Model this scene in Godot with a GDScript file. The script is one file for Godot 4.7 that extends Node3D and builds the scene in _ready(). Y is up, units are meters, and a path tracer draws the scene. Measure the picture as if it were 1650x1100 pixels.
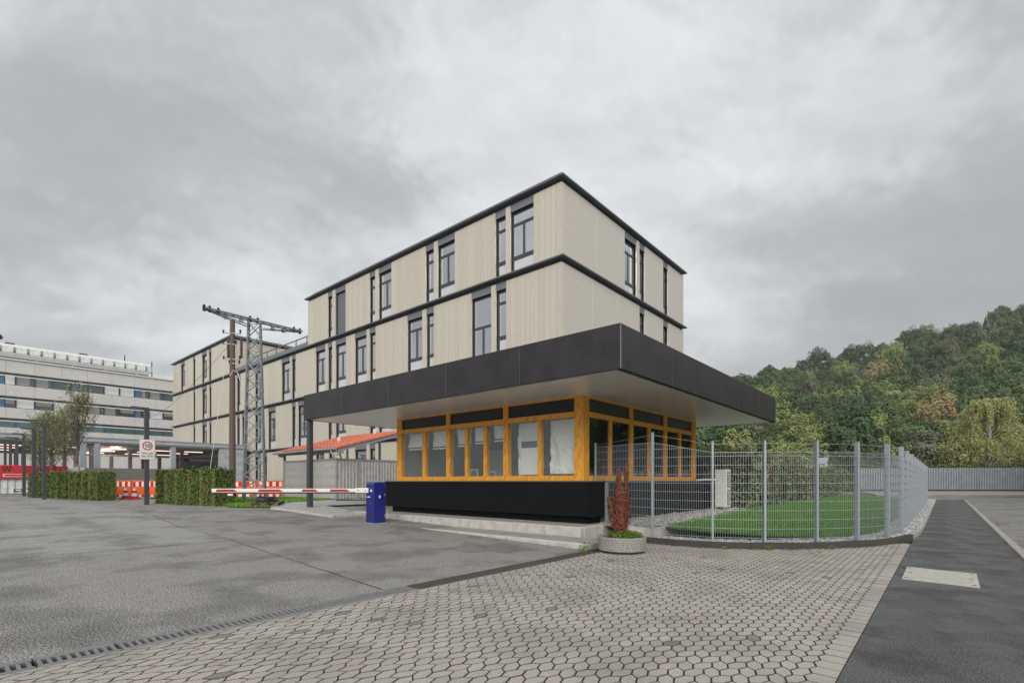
extends Node3D
# World axes follow the buildings: the street runs along -z, the long facade along x. Camera stands at the origin.

const EYE := 1.35
const SV := 0.65372
const CV := 0.75674

var rng := RandomNumberGenerator.new()
var names := {}
var M := {}
var box_cache := {}

# ---------------------------------------------------------------- mesh builder
class MB:
	var v := PackedVector3Array()
	var n := PackedVector3Array()
	var c := PackedColorArray()
	var col := Color(1, 1, 1)
	func tri(a: Vector3, b: Vector3, d: Vector3) -> void:
		var nn := (b - a).cross(d - a).normalized()
		v.append(a); v.append(d); v.append(b)
		for i in 3:
			n.append(nn); c.append(col)
	func quad(a: Vector3, b: Vector3, d: Vector3, e: Vector3) -> void:
		tri(a, b, d); tri(a, d, e)
	func quad_out(a: Vector3, b: Vector3, d: Vector3, e: Vector3, out: Vector3) -> void:
		if (b - a).cross(d - a).dot(out) < 0.0:
			quad(a, e, d, b)
		else:
			quad(a, b, d, e)
	func tri_out(a: Vector3, b: Vector3, d: Vector3, out: Vector3) -> void:
		if (b - a).cross(d - a).dot(out) < 0.0:
			tri(a, d, b)
		else:
			tri(a, b, d)
	func box(o: Vector3, s: Vector3, bs := Basis()) -> void:
		var h := s * 0.5
		for ax in 3:
			for sg in [-1.0, 1.0]:
				var dir := Vector3(); dir[ax] = sg
				var u := Vector3(); u[(ax + 1) % 3] = h[(ax + 1) % 3]
				var w := Vector3(); w[(ax + 2) % 3] = h[(ax + 2) % 3]
				var f := dir * h[ax]
				quad_out(o + bs * (f - u - w), o + bs * (f + u - w), o + bs * (f + u + w), o + bs * (f - u + w), bs * dir)
	func cbox(o: Vector3, s: Vector3, b: float, bs := Basis()) -> void:
		var h := s * 0.5
		b = minf(b, minf(h.x, minf(h.y, h.z)) * 0.6)
		var p := func(sx: float, sy: float, sz: float, ax: int) -> Vector3:
			var q := Vector3(sx * (h.x - b), sy * (h.y - b), sz * (h.z - b))
			if ax == 0: q.x = sx * h.x
			elif ax == 1: q.y = sy * h.y
			else: q.z = sz * h.z
			return o + bs * q
		for sg in [-1.0, 1.0]:
			quad_out(p.call(sg, -1.0, -1.0, 0), p.call(sg, 1.0, -1.0, 0), p.call(sg, 1.0, 1.0, 0), p.call(sg, -1.0, 1.0, 0), bs * Vector3(sg, 0, 0))
			quad_out(p.call(-1.0, sg, -1.0, 1), p.call(1.0, sg, -1.0, 1), p.call(1.0, sg, 1.0, 1), p.call(-1.0, sg, 1.0, 1), bs * Vector3(0, sg, 0))
			quad_out(p.call(-1.0, -1.0, sg, 2), p.call(1.0, -1.0, sg, 2), p.call(1.0, 1.0, sg, 2), p.call(-1.0, 1.0, sg, 2), bs * Vector3(0, 0, sg))
		for s1 in [-1.0, 1.0]:
			for s2 in [-1.0, 1.0]:
				quad_out(p.call(s1, s2, -1.0, 0), p.call(s1, s2, 1.0, 0), p.call(s1, s2, 1.0, 1), p.call(s1, s2, -1.0, 1), bs * Vector3(s1, s2, 0))
				quad_out(p.call(s1, -1.0, s2, 0), p.call(s1, 1.0, s2, 0), p.call(s1, 1.0, s2, 2), p.call(s1, -1.0, s2, 2), bs * Vector3(s1, 0, s2))
				quad_out(p.call(-1.0, s1, s2, 1), p.call(1.0, s1, s2, 1), p.call(1.0, s1, s2, 2), p.call(-1.0, s1, s2, 2), bs * Vector3(0, s1, s2))
				for s3 in [-1.0, 1.0]:
					tri_out(p.call(s1, s2, s3, 0), p.call(s1, s2, s3, 1), p.call(s1, s2, s3, 2), bs * Vector3(s1, s2, s3))
	func bar(a: Vector3, b: Vector3, w: float, t := -1.0) -> void:
		if t < 0.0: t = w
		var y := (b - a).normalized()
		var x := y.cross(Vector3.UP)
		if x.length() < 0.01: x = Vector3.RIGHT
		x = x.normalized()
		var z := x.cross(y).normalized()
		box((a + b) * 0.5, Vector3(w, (b - a).length(), t), Basis(x, y, z))
	func tube(path: Array, radii: Array, sides := 8, caps := true) -> void:
		var rings := []
		for i in path.size():
			var d: Vector3 = (path[mini(i + 1, path.size() - 1)] - path[maxi(i - 1, 0)]).normalized()
			var x := d.cross(Vector3(0.31, 0.9, 0.27)).normalized()
			var y := x.cross(d).normalized()
			var r := []
			for k in sides:
				var a := TAU * k / sides
				r.append([path[i] + (x * cos(a) + y * sin(a)) * radii[i], x * cos(a) + y * sin(a)])
			rings.append(r)
		for i in path.size() - 1:
			for k in sides:
				var k2 := (k + 1) % sides
				var q := [rings[i][k], rings[i][k2], rings[i + 1][k2], rings[i + 1][k]]
				var out: Vector3 = q[0][1] + q[1][1]
				var order := [0, 1, 2, 0, 2, 3]
				if (q[1][0] - q[0][0]).cross(q[2][0] - q[0][0]).dot(out) > 0.0:
					order = [0, 2, 1, 0, 3, 2]
				for j in order:
					v.append(q[j][0]); n.append(q[j][1]); c.append(col)
		if caps:
			for e in [0, path.size() - 1]:
				var dd: Vector3 = (path[0] - path[1]) if e == 0 else (path[-1] - path[-2])
				for k in sides:
					tri_out(path[e], rings[e][k][0], rings[e][(k + 1) % sides][0], dd)
	func prism(poly: Array, y0: float, y1: float, bev := 0.0, soil := Color(1, 1, 1)) -> void:
		# poly: Vector2 (x, z), convex
		var cen := Vector2()
		for q in poly: cen += q
		cen /= poly.size()
		var k := poly.size()
		for i in k:
			var a: Vector2 = poly[i]
			var b: Vector2 = poly[(i + 1) % k]
			var out2 := (a + b) * 0.5 - cen
			var out := Vector3(out2.x, 0, out2.y)
			var ai := a.lerp(cen, bev / maxf(0.001, (a - cen).length())) if bev > 0.0 else a
			var bi := b.lerp(cen, bev / maxf(0.001, (b - cen).length())) if bev > 0.0 else b
			col = soil
			quad_out(Vector3(a.x, y0, a.y), Vector3(b.x, y0, b.y), Vector3(b.x, y1 - bev, b.y), Vector3(a.x, y1 - bev, a.y), out)
			if bev > 0.0:
				quad_out(Vector3(a.x, y1 - bev, a.y), Vector3(b.x, y1 - bev, b.y), Vector3(bi.x, y1, bi.y), Vector3(ai.x, y1, ai.y), out + Vector3.UP * 0.05)
			col = Color(1, 1, 1)
			tri_out(Vector3(cen.x, y1, cen.y), Vector3(ai.x, y1, ai.y), Vector3(bi.x, y1, bi.y), Vector3.UP)
	func leaf(o: Vector3, nor: Vector3, up: Vector3, s: float, wide := 0.55) -> void:
		var y := (up - nor * up.dot(nor)).normalized()
		var x := y.cross(nor)
		var a := o - y * s * 0.5
		var b := o + x * s * wide * 0.5 + nor * s * 0.06
		var d := o + y * s * 0.5
		var e := o - x * s * wide * 0.5 + nor * s * 0.06
		tri(a, b, d); tri(a, d, e)
	func done(m: Material = null) -> ArrayMesh:
		var arr := []
		arr.resize(Mesh.ARRAY_MAX)
		arr[Mesh.ARRAY_VERTEX] = v
		arr[Mesh.ARRAY_NORMAL] = n
		arr[Mesh.ARRAY_COLOR] = c
		var me := ArrayMesh.new()
		me.add_surface_from_arrays(Mesh.PRIMITIVE_TRIANGLES, arr)
		if m: me.surface_set_material(0, m)
		return me

# ---------------------------------------------------------------- nodes
func numbered(s: String) -> String:
	var k: int = names.get(s, 0)
	names[s] = k + 1
	return s if k == 0 else "%s_%03d" % [s, k]

func tag(o: Node, label: String, category: String, group := "") -> void:
	o.set_meta("label", label)
	o.set_meta("category", category)
	if group: o.set_meta("group", group)

func thing(called: String, label: String, category: String, at := Vector3.ZERO, group := "") -> Node3D:
	var o := Node3D.new()
	o.name = numbered(called)
	add_child(o)
	o.position = at
	tag(o, label, category, group)
	return o

func mi(called: String, mesh: Mesh, m: Material, parent: Node = null, at := Vector3.ZERO) -> MeshInstance3D:
	var o := MeshInstance3D.new()
	o.mesh = mesh
	o.material_override = m
	if parent == null:
		o.name = numbered(called)
		add_child(o)
	else:
		o.name = called
		parent.add_child(o, true)
	o.position = at
	return o

func st(called: String, mesh: Mesh, m: Material) -> MeshInstance3D:
	var o := mi(called, mesh, m)
	o.set_meta("kind", "structure")
	return o

func struct_node(called: String) -> Node3D:
	var o := Node3D.new()
	o.name = numbered(called)
	add_child(o)
	o.set_meta("kind", "structure")
	return o

func bm(s: Vector3, bev := 0.0) -> ArrayMesh:
	var key := "%.4f %.4f %.4f %.4f" % [s.x, s.y, s.z, bev]
	if not box_cache.has(key):
		var b := MB.new()
		if bev > 0.0: b.cbox(Vector3.ZERO, s, bev)
		else: b.box(Vector3.ZERO, s)
		box_cache[key] = b.done()
	return box_cache[key]

# a box given by its two corners
func part(called: String, a: Vector3, b: Vector3, m: Material, parent: Node, bev := 0.0) -> MeshInstance3D:
	return mi(called, bm((b - a).abs(), bev), m, parent, (a + b) * 0.5)

func multi(called: String, mesh: Mesh, m: Material, xf: Array, cols: Array, parent: Node = null) -> MultiMeshInstance3D:
	var mm := MultiMesh.new()
	mm.transform_format = MultiMesh.TRANSFORM_3D
	mm.use_colors = cols.size() > 0
	mm.mesh = mesh
	mm.instance_count = xf.size()
	for i in xf.size():
		mm.set_instance_transform(i, xf[i])
		if cols.size() > 0: mm.set_instance_color(i, cols[i])
	var o := MultiMeshInstance3D.new()
	o.multimesh = mm
	o.material_override = m
	o.name = called if parent else numbered(called)
	(parent if parent else self).add_child(o, true)
	o.set_meta("kind", "stuff")
	return o

func at(r: float, f: float, y := 0.0) -> Vector3:
	return Vector3(r * CV - f * SV, y, -(r * SV + f * CV))

func rf(a: float, b: float) -> float:
	return rng.randf_range(a, b)

# ---------------------------------------------------------------- materials
func lin(r: float, g: float, b: float, a := 1.0) -> Color:
	var c := Color(r, g, b).linear_to_srgb()
	c.a = a
	return c

func noise_tex(freq: float, octaves: int, stops: Array, size := 512, sd := 1, kind := FastNoiseLite.TYPE_SIMPLEX_SMOOTH, normal := 0.0) -> NoiseTexture2D:
	var f := FastNoiseLite.new()
	f.noise_type = kind
	f.frequency = freq
	f.seed = sd
	f.fractal_octaves = octaves
	f.fractal_gain = 0.55
	var t := NoiseTexture2D.new()
	t.width = size
	t.height = size
	t.seamless = true
	t.noise = f
	if normal > 0.0:
		t.as_normal_map = true
		t.bump_strength = normal
	else:
		var g := Gradient.new()
		var off := PackedFloat32Array()
		var cs := PackedColorArray()
		for s in stops:
			off.append(s[0])
			cs.append(s[1] if s[1] is Color else lin(s[1], s[1], s[1]))
		g.offsets = off
		g.colors = cs
		t.color_ramp = g
	return t

func mat(called: String, c: Color, rough := 0.8, metal := 0.0, spec := 0.5) -> StandardMaterial3D:
	var m := StandardMaterial3D.new()
	m.resource_name = called
	m.albedo_color = c
	m.roughness = rough
	m.metallic = metal
	m.metallic_specular = spec
	M[called] = m
	return m

func tex(m: StandardMaterial3D, t: Texture2D, scale: float, over: Texture2D = null, over_scale := 1.0) -> StandardMaterial3D:
	m.albedo_texture = t
	m.uv1_triplanar = true
	m.uv1_world_triplanar = true
	m.uv1_scale = Vector3.ONE * scale
	if over:
		m.detail_enabled = true
		m.detail_albedo = over
		m.detail_blend_mode = BaseMaterial3D.BLEND_MODE_MUL
		m.detail_uv_layer = BaseMaterial3D.DETAIL_UV_2
		m.uv2_triplanar = true
		m.uv2_world_triplanar = true
		m.uv2_scale = Vector3.ONE * over_scale
	return m

func bump(m: StandardMaterial3D, t: Texture2D, strength: float) -> StandardMaterial3D:
	m.normal_enabled = true
	m.normal_texture = t
	m.normal_scale = strength
	return m

func materials() -> void:
	# speckled aggregate, patches and stains
	var grain := noise_tex(0.13, 4, [[0.0, 0.06], [0.32, 0.18], [0.45, 0.45], [0.55, 0.9], [0.66, 1.8], [0.78, 3.0], [1.0, 3.4]], 1024, 3)
	var patches := noise_tex(0.006, 5, [[0.0, 0.55], [0.36, 0.76], [0.48, 0.93], [0.58, 1.06], [0.72, 1.14], [1.0, 1.22]], 1024, 9)
	var blotch := noise_tex(0.012, 5, [[0.0, 0.7], [0.4, 0.88], [0.6, 1.0], [1.0, 1.1]], 512, 21)
	var faint := noise_tex(0.01, 4, [[0.0, 0.92], [0.5, 1.0], [1.0, 1.04]], 512, 31)
	var stain := noise_tex(0.008, 5, [[0.0, 0.74], [0.35, 0.88], [0.55, 1.0], [1.0, 1.06]], 512, 23)
	var speck := noise_tex(0.09, 3, [[0.0, 0.4], [0.35, 0.72], [0.5, 1.0], [0.65, 1.2], [1.0, 1.6]], 512, 5)
	var rough_n := noise_tex(0.12, 3, [], 512, 7, FastNoiseLite.TYPE_SIMPLEX_SMOOTH, 6.0)
	var wave_n := noise_tex(0.01, 2, [], 512, 8, FastNoiseLite.TYPE_SIMPLEX_SMOOTH, 3.0)
	M.blotch = blotch; M.speck = speck; M.faint = faint; M.rough_n = rough_n

	bump(tex(mat("old_asphalt", lin(0.37, 0.355, 0.337), 0.72), grain, 0.36, patches, 0.10), rough_n, 0.6)
	bump(tex(mat("pale_asphalt", lin(0.42, 0.41, 0.40), 0.72), grain, 0.36, patches, 0.10), rough_n, 0.6)
	var wet := noise_tex(0.01, 4, [[0.0, 0.16], [0.36, 0.3], [0.48, 0.7], [1.0, 0.92]], 512, 41)
	M.old_asphalt.roughness_texture = wet
	M.old_asphalt.roughness = 1.0
	M.pale_asphalt.roughness_texture = wet
	M.pale_asphalt.roughness = 1.0
	bump(tex(mat("new_asphalt", lin(0.115, 0.113, 0.12), 0.75), grain, 0.45, patches, 0.23), rough_n, 0.3)
	M.new_asphalt.roughness_texture = noise_tex(0.0045, 4, [[0.0, 0.08], [0.4, 0.16], [0.5, 0.5], [0.6, 0.85], [1.0, 0.95]], 512, 43)
	M.new_asphalt.roughness = 1.0
	bump(tex(mat("road_asphalt", lin(0.31, 0.30, 0.285), 0.8), grain, 0.4, patches, 0.1), rough_n, 0.5)
	tex(mat("earth", lin(0.10, 0.09, 0.075), 0.95), speck, 1.2, blotch, 0.05)
	tex(mat("sand_joint", lin(0.055, 0.05, 0.042), 0.95), speck, 3.0)
	for i in 6:
		var c: Vector3 = [Vector3(0.385, 0.36, 0.325), Vector3(0.37, 0.35, 0.318), Vector3(0.40, 0.372, 0.335), Vector3(0.385, 0.35, 0.315), Vector3(0.20, 0.20, 0.19), Vector3(0.355, 0.34, 0.305)][i]
		bump(tex(mat("paver_%d" % i, lin(c.x, c.y, c.z), 0.85), speck, 1.6, stain, 0.22), rough_n, 0.4)
		M["paver_%d" % i].vertex_color_use_as_albedo = true
	bump(tex(mat("paver_many", lin(1, 1, 1), 0.85), speck, 1.6, stain, 0.22), rough_n, 0.4)
	M.paver_many.vertex_color_use_as_albedo = true
	bump(tex(mat("kerb_concrete", lin(0.52, 0.505, 0.47), 0.88), speck, 2.2, blotch, 0.5), rough_n, 0.4)
	bump(tex(mat("road_stone", lin(0.36, 0.335, 0.30), 0.88), speck, 2.2, blotch, 0.6), rough_n, 0.4)
	bump(tex(mat("dark_kerb", lin(0.055, 0.055, 0.045), 0.9), speck, 2.0, blotch, 0.8), rough_n, 0.5)
	bump(tex(mat("slab_concrete", lin(0.33, 0.31, 0.29), 0.88), speck, 2.0, blotch, 0.4), rough_n, 0.3)
	bump(tex(mat("pale_slab", lin(0.47, 0.455, 0.40), 0.85), speck, 3.0, blotch, 1.1), rough_n, 0.3)
	tex(mat("light_paving", lin(0.40, 0.40, 0.40), 0.85), speck, 2.0, blotch, 0.3)
	bump(tex(mat("washed_concrete", lin(0.36, 0.34, 0.32), 0.8), noise_tex(0.07, 2, [[0.0, 0.18], [0.4, 0.35], [0.47, 0.9], [0.6, 1.3], [0.75, 1.9], [1.0, 2.0]], 512, 77), 1.1), rough_n, 0.8)
	tex(mat("cast_iron", lin(0.21, 0.21, 0.215), 0.55, 0.2), speck, 4.0, blotch, 0.9)
	tex(mat("rusty_iron", lin(0.085, 0.068, 0.06), 0.7, 0.25), speck, 4.0, blotch, 0.9)
	mat("void", lin(0.05, 0.045, 0.04), 0.9)
	# main building
	var fine_v := noise_tex(0.02, 3, [[0.0, 0.95], [0.5, 1.0], [1.0, 1.04]], 256, 14)
	for i in 4:
		var c2: Vector3 = [Vector3(0.575, 0.532, 0.45), Vector3(0.56, 0.518, 0.436), Vector3(0.585, 0.542, 0.46), Vector3(0.55, 0.508, 0.43)][i]
		bump(tex(mat("cladding_%d" % i, lin(c2.x, c2.y, c2.z), 0.38, 0.25), fine_v, 0.4), wave_n, 0.06)
	mat("anthracite", lin(0.125, 0.134, 0.152), 0.42, 0.25)
	mat("lintel_grey", lin(0.17, 0.18, 0.20), 0.45, 0.2)
	mat("core_dark", lin(0.075, 0.08, 0.09), 0.8)  # dark tone also paints the shade in the cornice and coping recesses
	mat("frame_dark", lin(0.045, 0.05, 0.058), 0.4)
	mat("coated_glass", lin(0.60, 0.61, 0.66), 0.03, 0.92)
	mat("dark_glass", lin(0.16, 0.17, 0.18), 0.03, 0.85)
	tex(mat("frosted_glass", lin(0.64, 0.67, 0.68), 0.10, 0.35), faint, 0.3)
	tex(mat("roof_felt", lin(0.10, 0.10, 0.105), 0.9), speck, 1.0, blotch, 0.2)
	# canopy and gatehouse
	var streaks := Image.create(256, 64, false, Image.FORMAT_RGB8)
	var sn := FastNoiseLite.new()
	sn.seed = 4; sn.frequency = 0.09; sn.fractal_octaves = 4
	for x in 256:
		for y in 64:
			var q := 1.0 + 0.16 * sn.get_noise_2d(x, y * 0.22)
			streaks.set_pixel(x, y, lin(q * 0.8, q * 0.8, q * 0.8))
	var streak_t := ImageTexture.create_from_image(streaks)
	tex(mat("fascia_zinc", lin(0.052, 0.047, 0.053), 0.42, 0.4), streak_t, 0.5, blotch, 0.2)
	bump(tex(mat("soffit_board", lin(0.88, 0.88, 0.86), 0.28, 0.35), faint, 0.4), wave_n, 0.12)
	bump(tex(mat("cladding_sky_tone", lin(0.585, 0.547, 0.49), 0.38, 0.25), fine_v, 0.4), wave_n, 0.06)  # same cladding, with the greyer sky reflection mixed into its colour
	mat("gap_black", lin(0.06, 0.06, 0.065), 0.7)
	var wood := Image.create(64, 256, false, Image.FORMAT_RGB8)
	for x in 64:
		for y in 256:
			var q := 0.88 + 0.42 * sn.get_noise_2d(x * 2.2, y * 0.10)
			wood.set_pixel(x, y, lin(q, q * 0.98, q * 0.92))
	tex(mat("ochre_timber", lin(0.86, 0.39, 0.04), 0.5), ImageTexture.create_from_image(wood), 1.3)
	tex(mat("plinth_panel", lin(0.007, 0.008, 0.010), 0.55, 0.0, 0.22), faint, 0.5)
	mat("ledge_metal", lin(0.12, 0.12, 0.13), 0.4, 0.5)
	var g := mat("clear_glass", lin(0.30, 0.45, 0.42, 0.05), 0.02, 0.0, 0.7)
	g.transparency = BaseMaterial3D.TRANSPARENCY_ALPHA
	var g2 := mat("tinted_glass", lin(0.006, 0.012, 0.010, 0.75), 0.02, 0.0, 0.5)
	g2.transparency = BaseMaterial3D.TRANSPARENCY_ALPHA
	tex(mat("blind_fabric", lin(0.74, 0.80, 0.76), 0.85), faint, 1.0)
	tex(mat("room_wall", lin(0.24, 0.23, 0.22), 0.9), faint, 0.6)
	mat("room_floor", lin(0.10, 0.10, 0.10), 0.6)
	mat("white_board", lin(0.72, 0.74, 0.74), 0.5)
	mat("header_blue", lin(0.07, 0.11, 0.16), 0.5)
	mat("black_plastic", lin(0.02, 0.02, 0.022), 0.45)
	mat("chair_grey", lin(0.06, 0.06, 0.065), 0.7)
	# metals
	bump(tex(mat("galvanised", lin(0.33, 0.365, 0.40), 0.42, 0.35), faint, 1.5), rough_n, 0.05)
	tex(mat("galvanised_dull", lin(0.34, 0.36, 0.38), 0.5, 0.3), blotch, 0.7)
	tex(mat("steel_grey", lin(0.22, 0.24, 0.262), 0.5, 0.3), faint, 1.0)
	mat("lamp_grey", lin(0.055, 0.06, 0.068), 0.45, 0.2)
	mat("barrier_blue", lin(0.010, 0.014, 0.17), 0.28)
	mat("barrier_blue_side", lin(0.010, 0.02, 0.18), 0.28)
	tex(mat("white_paint", lin(0.70, 0.70, 0.68), 0.45), faint, 1.2)
	mat("sign_red", lin(0.46, 0.015, 0.02), 0.4)
	mat("reflect_red", lin(0.34, 0.012, 0.016), 0.35)
	mat("sign_black", lin(0.02, 0.02, 0.02), 0.5)
	tex(mat("orange_plastic", lin(0.80, 0.13, 0.025), 0.45), faint, 1.0)
	tex(mat("banner_red", lin(0.50, 0.02, 0.03), 0.6), faint, 0.8)
	tex(mat("container_white", lin(0.66, 0.67, 0.66), 0.5), blotch, 0.35)
	tex(mat("poly_sheet", lin(0.42, 0.41, 0.40), 0.32), blotch, 0.5)
	tex(mat("roof_tile", lin(0.62, 0.19, 0.12), 0.75), blotch, 1.3)
	tex(mat("roof_tile_b", lin(0.56, 0.16, 0.10), 0.75), blotch, 1.3)
	tex(mat("old_concrete", lin(0.56, 0.545, 0.535), 0.9), noise_tex(0.02, 5, [[0.0, 0.84], [0.4, 0.95], [0.6, 1.0], [1.0, 1.04]], 512, 55), 0.3, faint, 0.08)
	tex(mat("cast_wall", lin(0.20, 0.195, 0.185), 0.9), noise_tex(0.03, 5, [[0.0, 0.6], [0.45, 0.9], [0.6, 1.0], [1.0, 1.15]], 512, 56), 0.35, streak_t, 1.2)
	mat("blue_panel", lin(0.075, 0.16, 0.27), 0.5)
	mat("blind_grey", lin(0.24, 0.245, 0.26), 0.6)
	mat("white_blind", lin(0.62, 0.64, 0.65), 0.6)
	mat("teal_glass", lin(0.14, 0.24, 0.27), 0.05, 0.6)
	tex(mat("hall_grey", lin(0.37, 0.39, 0.42), 0.6), blotch, 0.25)
	mat("hall_dark", lin(0.12, 0.12, 0.125), 0.9)
	tex(mat("pole_wood", lin(0.12, 0.092, 0.078), 0.9), noise_tex(0.05, 4, [[0.0, 0.5], [0.5, 1.0], [1.0, 1.35]], 256, 61), 1.5)
	mat("tar_black", lin(0.012, 0.012, 0.012), 0.8)
	mat("insulator", lin(0.05, 0.025, 0.02), 0.3)
	tex(mat("pallet_wood", lin(0.16, 0.12, 0.08), 0.9), speck, 3.0)
	mat("hose_black", lin(0.018, 0.018, 0.02), 0.42)
	tex(mat("corrugated", lin(0.33, 0.35, 0.385), 0.5, 0.25), blotch, 0.18)
	mat("ac_cream", lin(0.66, 0.65, 0.58), 0.5)
	mat("ac_grille", lin(0.10, 0.10, 0.10), 0.5)
	# plants
	for p in [["hedge_leaf", 0.115, 0.155, 0.045], ["hedge_brown", 0.21, 0.15, 0.055], ["ivy_leaf", 0.12, 0.16, 0.055], ["ivy_pale", 0.28, 0.30, 0.15], ["ivy_red", 0.14, 0.055, 0.04], ["grass_blade", 0.10, 0.23, 0.035], ["weed_leaf", 0.14, 0.22, 0.035], ["red_leaf", 0.17, 0.058, 0.033], ["twig_leaf", 0.26, 0.27, 0.12],
		["wood_dark", 0.07, 0.115, 0.05], ["wood_mid", 0.11, 0.165, 0.062], ["wood_lime", 0.26, 0.30, 0.115], ["wood_rust", 0.36, 0.28, 0.14], ["wood_grey", 0.17, 0.18, 0.12], ["wood_fir", 0.045, 0.08, 0.045], ["birch_leaf", 0.37, 0.38, 0.17]]:
		var lm := mat(p[0], lin(p[1], p[2], p[3]), 0.62, 0.0, 0.35)
		lm.vertex_color_use_as_albedo = true
		lm.backlight_enabled = true
		lm.backlight = lin(p[1] * 0.5, p[2] * 0.5, p[3] * 0.4)
	tex(mat("bark", lin(0.11, 0.09, 0.075), 0.95), speck, 2.0)
	tex(mat("pale_bark", lin(0.42, 0.40, 0.37), 0.9), noise_tex(0.04, 3, [[0.0, 0.15], [0.35, 0.6], [0.5, 1.0], [1.0, 1.1]], 256, 91), 0.6)
	mat("trunk_wrap", lin(0.40, 0.33, 0.25), 0.95)
	tex(mat("lawn_soil", lin(0.06, 0.125, 0.025), 0.95), speck, 3.0, blotch, 0.3)
	tex(mat("forest_floor", lin(0.045, 0.052, 0.026), 0.95), speck, 0.6, blotch, 0.05)
	mat("stone", lin(1, 1, 1), 0.85)
	M.stone.vertex_color_use_as_albedo = true
	mat("dry_leaf", lin(0.22, 0.09, 0.03), 0.85)
	mat("house_white", lin(0.62, 0.62, 0.6), 0.8)
	var tube := mat("tube_glow", lin(0.9, 0.7, 0.6), 0.5)
	tube.emission_enabled = true
	tube.emission = lin(1.0, 0.72, 0.58)
	tube.emission_energy_multiplier = 0.9

# ---------------------------------------------------------------- terrain heights
func gy(x: float) -> float:
	var pts := [[-5.3, 0.0], [-10.5, 0.115], [-14.6, 0.22], [-16.5, 0.38], [-19.0, 0.44], [-26.0, 0.45], [-200.0, 0.45]]
	if x >= pts[0][0]: return 0.0
	for i in pts.size() - 1:
		if x >= pts[i + 1][0]:
			var t: float = (pts[i][0] - x) / (pts[i][0] - pts[i + 1][0])
			return lerpf(pts[i][1], pts[i + 1][1], t)
	return 0.45

func lawn_y(x: float) -> float:
	return 0.10 + 0.18 * clampf((-x - 1.2) / 3.6, 0.0, 1.0)

func sheet(x0: float, x1: float, z0: float, z1: float, step: float, dy: float, flat := INF) -> ArrayMesh:
	var b := MB.new()
	var nx := maxi(1, int(ceil((x1 - x0) / step)))
	for i in nx:
		var a := lerpf(x0, x1, float(i) / nx)
		var c := lerpf(x0, x1, float(i + 1) / nx)
		var ya := (gy(a) if flat == INF else flat) + dy
		var yc := (gy(c) if flat == INF else flat) + dy
		b.quad_out(Vector3(a, ya, z0), Vector3(c, yc, z0), Vector3(c, yc, z1), Vector3(a, ya, z1), Vector3.UP)
	return b.done()

func poly_sheet(poly: Array, dy: float, step := 0.5, flat := INF) -> ArrayMesh:
	var b := MB.new()
	var pp := PackedVector2Array(poly)
	var lo := INF
	var hi := -INF
	for q in pp:
		lo = minf(lo, q.x); hi = maxf(hi, q.x)
	var k := int(ceil((hi - lo) / step))
	if flat != INF: k = 1
	for i in k:
		var a := lerpf(lo - 0.001, hi + 0.001, float(i) / k)
		var c := lerpf(lo - 0.001, hi + 0.001, float(i + 1) / k)
		for piece in Geometry2D.intersect_polygons(pp, PackedVector2Array([Vector2(a, -500), Vector2(c, -500), Vector2(c, 500), Vector2(a, 500)])):
			var idx := Geometry2D.triangulate_polygon(piece)
			for j in range(0, idx.size(), 3):
				var t := []
				for m in 3:
					var q: Vector2 = piece[idx[j + m]]
					t.append(Vector3(q.x, (gy(q.x) if flat == INF else flat) + dy, q.y))
				b.tri_out(t[0], t[1], t[2], Vector3.UP)
	return b.done()

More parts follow.
